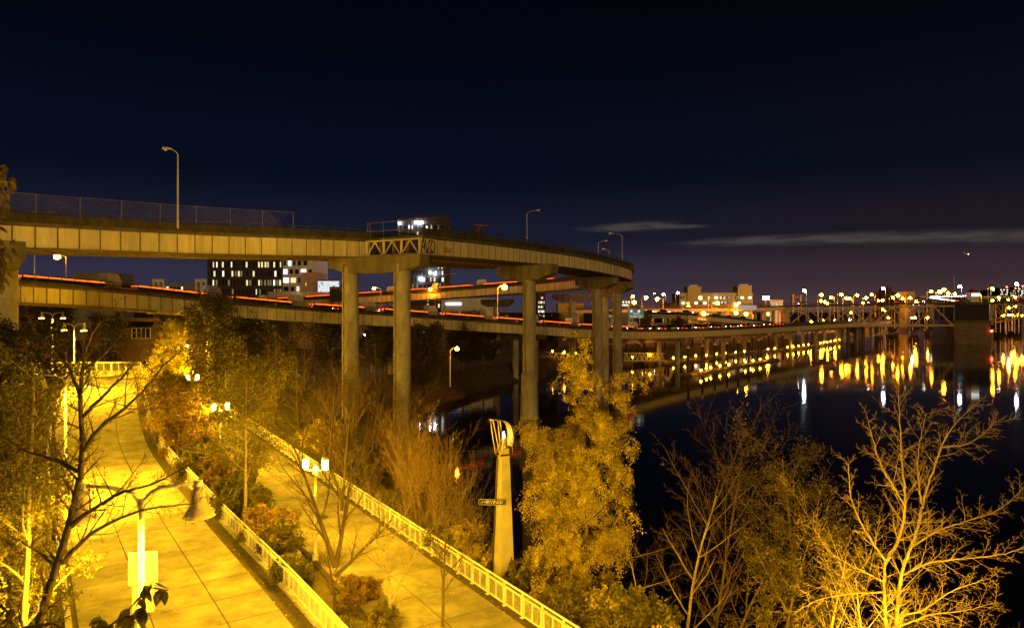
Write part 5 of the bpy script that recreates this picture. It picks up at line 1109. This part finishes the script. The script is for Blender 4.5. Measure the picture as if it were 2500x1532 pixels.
# --- bare trees of the riverside path
tree('bare_tree', 'forked bare tree with mossy trunk right of the glaring twin lamp', -8.1, 31.3, bare(7.4, .14, 'vase', (9, 9, 7), .18, (36, 42, 42), (.62, .42, .38), stems=[((0, 0, 0), (0, 0, 1), .32), ((0, 0, 1.9), (-.35, .1, 1), .8), ((0, 0, 1.9), (.22, .25, 1), .72), ((0, 0, 1.5), (.75, -.1, .7), .5)]), 31)
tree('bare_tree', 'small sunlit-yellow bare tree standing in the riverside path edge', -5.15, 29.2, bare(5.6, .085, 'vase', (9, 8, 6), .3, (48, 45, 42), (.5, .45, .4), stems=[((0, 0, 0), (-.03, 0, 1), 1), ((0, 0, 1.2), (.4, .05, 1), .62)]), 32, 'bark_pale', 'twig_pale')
tree('bare_tree', 'bare tree with long upright shoots in front of the street obelisk', -2.95, 29.0, bare(5.4, .085, 'vase', (13, 7, 5), .28, (42, 24, 30), (.55, .55, .4), up=(.02, .12, .12, .06)), 33)
tree('bare_tree', 'bare tree behind the glaring twin lamp across the river railing', -11.5, 46, bare(7.2, .12, 'vase', (11, 10, 7), .2, stems=[((0, 0, 0), (.05, 0, 1), 1), ((0, 0, 1.2), (-.4, .1, 1), .85)]), 34)
tree('bare_tree', 'bare bank tree with spreading crown before the left round column', -16, 60, bare(8.2, .15, 'vase', (12, 10, 7), .2), 35)
tree('bare_tree', 'bare bank tree crowding the foot of the twin-column pier', -13.5, 66, bare(7.6, .12, 'vase', (12, 10, 7), .15), 36)
tree('bare_tree', 'bare bank tree rising between railing and dark trees', -22.5, 72, bare(8.8, .15, 'vase', (12, 10, 7), .2), 37)
tree('bare_tree', 'wide bare tree behind the amber strip trees', -28.5, 82, bare(9.6, .17, 'vase', (12, 10, 7), .2), 38)
tree('bare_tree', 'thin bare tree leaning over the grass bank', -9.2, 54, bare(6.8, .09, 'vase', (11, 9, 7), .15, lean=(.2, 0, 1)), 39)
for k, (x, y, h) in enumerate([(-6.8, 44.5, 4.6), (-4.4, 40.2, 5.0), (-3.4, 38, 4.2), (-7.6, 49, 4.4), (-10.5, 51, 3.6), (-2.0, 36.8, 3.4), (-5.6, 42, 5.2), (-19.4, 82, 5.0), (-22.4, 84.5, 4.6), (-15.2, 79, 4.4), (-12.6, 74, 4.8), (-17.5, 76, 5.2)]):
    tree('bank_brush', ('twiggy bare brush on the bank between river railing and water' if k < 7 else 'twiggy bare brush round the foot of the twin-column pier'), x, y, bare(4.5, .04, 'vase', (9, 8, 6), .1, (36, 34, 32), (.55, .5, .4), rmin=.005, up=(.02, .08, .08, .05), stems=[((0, 0, 0), (.1, .1, 1), 1), ((0, 0, 0), (.38, 0, 1), .9), ((0, 0, 0), (-.33, .1, 1), .9), ((0, 0, 0), (0, .42, 1), .8), ((0, 0, 0), (.18, -.2, 1), 1.05)]), 70 + k, 'twig', 'twig', None, 'bare brush on the bank', cat='shrub', scale=h / 4.5, rz=k * 1.7, share='k%d' % (k % 2))
for k, (x, y, s) in enumerate([(-3.2, 37.6, 1.2), (-1.9, 36.2, 1.1), (.9, 34.4, 1.0), (3.2, 32.6, 1.0), (4.6, 30.6, 1.1), (2.4, 31.2, .8), (5.4, 29, 1.3), (6.4, 27.2, 1.1), (4.1, 29.2, .8), (-12.8, 56.5, 1.2), (-18, 66, 1.4)]):
    tree('bank_shrub', ('green', 'golden', 'olive')[k % 3] + ' leafy shrub on the bank beyond the riverside railing', x, y, leafy(2.0, .04, 'round', (13, 8, 4), .02, (60, 50, 45), (.55, .45, .4), up=(0, .05, .03, 0), stems=[((0, 0, 0), (.3, .2, 1), 1), ((0, 0, 0), (.8, -.5, 1), .9), ((0, 0, 0), (-.8, .2, 1), .75), ((0, 0, 0), (.1, -.9, 1), .8)]), 90 + k, 'bark', 'twig', (('green', 'gold', 'olive')[k % 3], 2, .11, .07, .2), ('green', 'golden', 'olive') [k % 3] + ' shrubs on the bank', cat='shrub', scale=s, rz=k * 2.3, share='b%d' % (k % 3))

# --- golden birch
bsp = dict(h=12.0, r=.15, shape='col', rmin=.006, lvar=.55, levels=[L_(14, .05, .02, .85, 27, .06), L_(8, .12, .02, .8, 8, .2, 55, .30, .5), L_(6, .14, -.10, .6, 4, .15, 45, .55, .5, True), L_(8, .10, -.24, .4, 0, 0, 40, .9, .5, True)])
tree('birch_tree', 'tall golden weeping birch right of the street obelisk', 3.5, 33.4, bsp, 51, 'bark', 'twig', ('gold', 10, .074, .09, .7))
tree('birch_tree', 'second slimmer golden birch growing out of the same thicket', 2.7, 34.6, dict(bsp, h=9.2, r=.11), 52, 'bark', 'twig', ('gold', 7, .074, .09, .7))
# --- right-hand bank
tree('bare_tree', 'straight pale bare trunk standing left of the dark bank thicket', 7.4, 30.4, bare(8.6, .10, 'vase', (12, 9, 7), .3, (50, 42, 40), (.4, .45, .4), lean=(.09, 0, 1), rmin=.005), 53, 'bark_pale', 'twig', z=.6)
tree('bare_tree', 'bare tree with ascending limbs behind the straight pale trunk', 9.2, 31.2, bare(9.2, .10, 'vase', (14, 9, 7), .25, (34, 40, 40), (.5, .45, .4), lean=(.05, 0, 1), rmin=.005), 54, 'bark', 'twig', z=.2)
tree('bare_tree', 'slanting bare tree crossing its neighbours over the dark water', 8.6, 29.2, bare(8.0, .08, 'vase', (11, 9, 7), .25, (44, 42, 40), (.45, .45, .4), lean=(.32, 0, 1), rmin=.005), 55, 'bark', 'twig', z=.5)
tree('bare_tree', 'tangled low bare tree reaching out over the water', 6.4, 31.4, bare(5.4, .06, 'round', (13, 9, 7), .15, (66, 46, 42), (.55, .5, .42), lean=(-.2, 0, 1), rmin=.005), 56, 'bark_pale', 'twig', z=1.0)
tree('leafy_tree', 'dark evergreen bush between the bare trunks and the leaning birch', 10.0, 26.2, leafy(8.0, .10, 'round', (18, 9, 5), .05, (50, 45, 40), (.38, .42, .4)), 57, 'bark', 'twig', ('dark', 3, .10, .13, .1), z=.6)
tree('leafy_tree', 'soft drooping dark tree behind the bright bare tree', 12.0, 28.4, leafy(11.0, .12, 'round', (18, 9, 5), .25, (50, 46, 40), (.34, .42, .5), up=(.02, -.01, -.06, -.1)), 58, 'bark', 'twig', ('dark', 3, .085, .14, .6), z=.2)
tree('birch_tree', 'leaning bare birch with white trunk before the bright bare tree', 10.4, 24.4, bare(7.4, .085, 'col', (12, 7, 5), .35, (40, 38, 38), (.34, .45, .4), lean=(.22, .1, 1)), 59, 'bark_birch', 'twig', z=.9)
tb1 = P(2172, 1860, 23.0)
BT = [([(2172, 1860), (2166, 1700), (2163, 1532), (2159, 1394), (2161, 1369), (2117, 1302), (2080, 1222), (2071, 1134)], .095, .010, 0), ([(2161, 1375), (2193, 1319), (2210, 1235), (2201, 1109), (2193, 950)], .055, .007, 0), ([(2176, 1840), (2189, 1532), (2201, 1402), (2239, 1293), (2256, 1218), (2310, 1067), (2375, 990)], .095, .008, 0),
      ([(2205, 1402), (2268, 1373), (2348, 1363), (2436, 1354), (2500, 1335)], .034, .007, -1), ([(2230, 1331), (2293, 1293), (2369, 1268), (2440, 1243), (2505, 1185)], .034, .007, .8), ([(2192, 1500), (2251, 1490), (2327, 1440), (2415, 1412)], .032, .007, -1.2), ([(2192, 1530), (2270, 1500), (2348, 1490), (2430, 1470)], .03, .007, .3), ([(2159, 1444), (2075, 1448), (1992, 1465), (1945, 1492)], .032, .007, -1), ([(2160, 1420), (2100, 1390), (2030, 1350), (1985, 1290)], .03, .007, .7), ([(2250, 1230), (2240, 1120), (2260, 1010)], .03, .007, .5), ([(2210, 1235), (2150, 1130), (2120, 1030)], .035, .008, -.5), ([(2300, 1090), (2370, 1080), (2430, 1030)], .03, .008, .4), ([(2185, 1560), (2250, 1570), (2350, 1540), (2480, 1560)], .03, .007, -.6), ([(2165, 1540), (2080, 1530), (2000, 1550)], .03, .007, .4)]
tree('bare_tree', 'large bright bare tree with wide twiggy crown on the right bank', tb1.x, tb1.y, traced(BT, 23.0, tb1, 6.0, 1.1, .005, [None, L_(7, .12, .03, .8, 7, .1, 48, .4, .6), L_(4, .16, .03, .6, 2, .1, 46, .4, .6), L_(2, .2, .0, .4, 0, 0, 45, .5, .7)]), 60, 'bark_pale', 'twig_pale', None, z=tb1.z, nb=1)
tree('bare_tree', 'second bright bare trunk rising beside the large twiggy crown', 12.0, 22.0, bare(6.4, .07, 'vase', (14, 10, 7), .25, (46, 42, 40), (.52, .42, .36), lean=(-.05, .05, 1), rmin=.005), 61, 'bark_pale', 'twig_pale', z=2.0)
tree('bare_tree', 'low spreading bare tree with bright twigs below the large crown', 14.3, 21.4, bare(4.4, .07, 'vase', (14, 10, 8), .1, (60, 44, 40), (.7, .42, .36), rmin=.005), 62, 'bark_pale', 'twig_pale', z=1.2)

# --- dark trees below and behind the elevated roads
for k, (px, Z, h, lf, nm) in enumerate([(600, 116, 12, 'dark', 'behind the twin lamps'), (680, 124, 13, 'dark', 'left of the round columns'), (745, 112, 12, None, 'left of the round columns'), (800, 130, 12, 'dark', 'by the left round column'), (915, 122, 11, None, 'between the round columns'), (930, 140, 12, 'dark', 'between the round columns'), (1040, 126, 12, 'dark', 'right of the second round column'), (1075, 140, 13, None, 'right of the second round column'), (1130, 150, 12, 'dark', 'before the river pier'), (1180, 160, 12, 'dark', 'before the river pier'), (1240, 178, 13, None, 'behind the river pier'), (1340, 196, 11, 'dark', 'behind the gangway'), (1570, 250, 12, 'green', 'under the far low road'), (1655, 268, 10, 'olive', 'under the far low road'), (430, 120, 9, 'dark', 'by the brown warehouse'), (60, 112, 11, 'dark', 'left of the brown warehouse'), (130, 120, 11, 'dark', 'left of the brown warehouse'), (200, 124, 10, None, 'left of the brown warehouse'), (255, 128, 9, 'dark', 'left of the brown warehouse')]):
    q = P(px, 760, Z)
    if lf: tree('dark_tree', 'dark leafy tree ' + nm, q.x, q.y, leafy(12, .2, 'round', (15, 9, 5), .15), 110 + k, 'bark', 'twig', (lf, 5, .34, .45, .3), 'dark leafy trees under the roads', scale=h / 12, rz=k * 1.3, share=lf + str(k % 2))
    else: tree('dark_tree', 'bare dark tree ' + nm, q.x, q.y, bare(10, .2, 'vase', (13, 10, 6), .2, rmin=.014), 110 + k, 'bark', 'twig', None, 'bare dark trees under the roads', scale=h / 12.5, rz=k * 1.7, share='bd' + str(k % 2))
q = P(1228, 790, 178)
for k, (px, py, Z, h) in enumerate([(2085, 806, 470, 9), (2140, 803, 500, 10), (2180, 801, 520, 9), (2230, 800, 540, 10), (2285, 799, 560, 9), (2310, 799, 580, 8), (2440, 797, 700, 11), (2475, 796, 720, 12), (2170, 710, 640, 30), (1622, 738, 430, 15)]):
    p = P(px, 760, Z); tree('far_tree', 'round dark tree on the far bank' if k < 8 else ('tall dark conifer standing above the truss bridge' if k == 8 else 'dark round tree beside the white mast lamp'), p.x, p.y, leafy(10, .2, 'round' if k != 8 else 'cone', (14, 8, 4), .1), 140 + k, 'bark', 'twig', ('dark', 4, .8, .8, .2), 'trees on the far bank' if k < 8 else None, scale=h / 10, rz=k, share='ft%d' % (k == 8), z=max(.5, gz(p.x, p.y)))

# --- grass and fallen leaves
R = np.random.default_rng(3)
def scatter(n, x0, x1, y0, y1, ok):
    X = R.uniform(x0, x1, n); Y = R.uniform(y0, y1, n); m_ = ok(X, Y); X, Y = X[m_], Y[m_]; return X, Y, ground_z(X, Y)
def blades(n, region, ok, h, wd):
    X, Y, Z = scatter(n, *region, ok); n = len(X); a = R.uniform(0, 6.28, n); hh = h * R.uniform(.4, 1.3, n); lx = R.normal(0, .35, n) * hh; ly = R.normal(0, .35, n) * hh
    C = np.stack([X, Y, Z], 1); S = np.stack([np.cos(a), np.sin(a), np.zeros(n)], 1) * wd; T = C + np.stack([lx, ly, hh], 1)
    return np.stack([C - S, C + S, T], 1).reshape(-1, 3), np.arange(n * 3).reshape(-1, 3)
GM = mat('grass_blade', (.17, .15, .035), .7, var=.4, scale=1.2, col2=(.27, .23, .06), transl=.3)
def right_of_rail(X, Y): return (X > np.interp(Y, rfY, rfX) + .25) & (ground_z(X, Y) > .25)
def left_of_ramp(X, Y): return (X < np.interp(Y, lfY, lfX) - 11.3) & (X > np.interp(Y, lfY, lfX) - 30)
tag(link('bank_grass', fastmesh('grass', *blades(170000, (-24, 14, 16, 82), right_of_rail, .34, .012), GM)), 'rough grass on the bank beyond the riverside railing', 'grass', kind='stuff')
tag(link('verge_grass', fastmesh('grass', *blades(60000, (-75, -2, 12, 80), left_of_ramp, .32, .013), GM)), 'rough grass on the verge left of the ramp path', 'grass', kind='stuff')
def strip(X, Y): xl = np.interp(Y, lfY, lfX); xr = np.interp(Y, rfY, rfX) - 6.9; return (X > xl + .3) & (X < xr)
tag(link('strip_grass', fastmesh('grass', *blades(30000, (-50, 6, 16, 90), strip, .28, .012), GM)), 'low grass and weeds in the planting strip', 'grass', kind='stuff')
def litter(n, region, ok, dz):
    X, Y, Z = scatter(n, *region, ok); n = len(X); C = np.stack([X, Y, Z + dz], 1); a = R.normal(0, 1, (n, 3)); a[:, 2] *= .25; a /= np.linalg.norm(a, axis=1, keepdims=True); b = np.cross(a, [[0, 0, 1.]]); s = R.uniform(.03, .075, (n, 1))
    return np.stack([C, C + a * s + b * s * .6, C + a * s * 2, C + a * s - b * s * .6], 1).reshape(-1, 3), np.arange(n * 4).reshape(-1, 4)
def strip2(X, Y): xl = np.interp(Y, lfY, lfX); xr = np.interp(Y, rfY, rfX) - 6.9; return (X > xl - 1.0) & (X < xr)
tag(link('fallen_leaves', fastmesh('fallen_leaves', *litter(26000, (-50, 6, 16, 90), strip2, .22), LM['amber'])), 'fallen leaves along the railing foot and planting strip', 'leaves', kind='stuff')
def onpaths(X, Y): xl = np.interp(Y, lfY, lfX); xr = np.interp(Y, rfY, rfX); return (((X > xl - 10) & (X < xl)) | ((X > xr - 6.3) & (X < xr))) & (R.random(len(X)) < .25)
tag(link('stray_leaves', fastmesh('stray_leaves', *litter(16000, (-50, 8, 14, 80), onpaths, .215), LM['gold'])), 'stray fallen leaves scattered over both paths', 'leaves', kind='stuff')
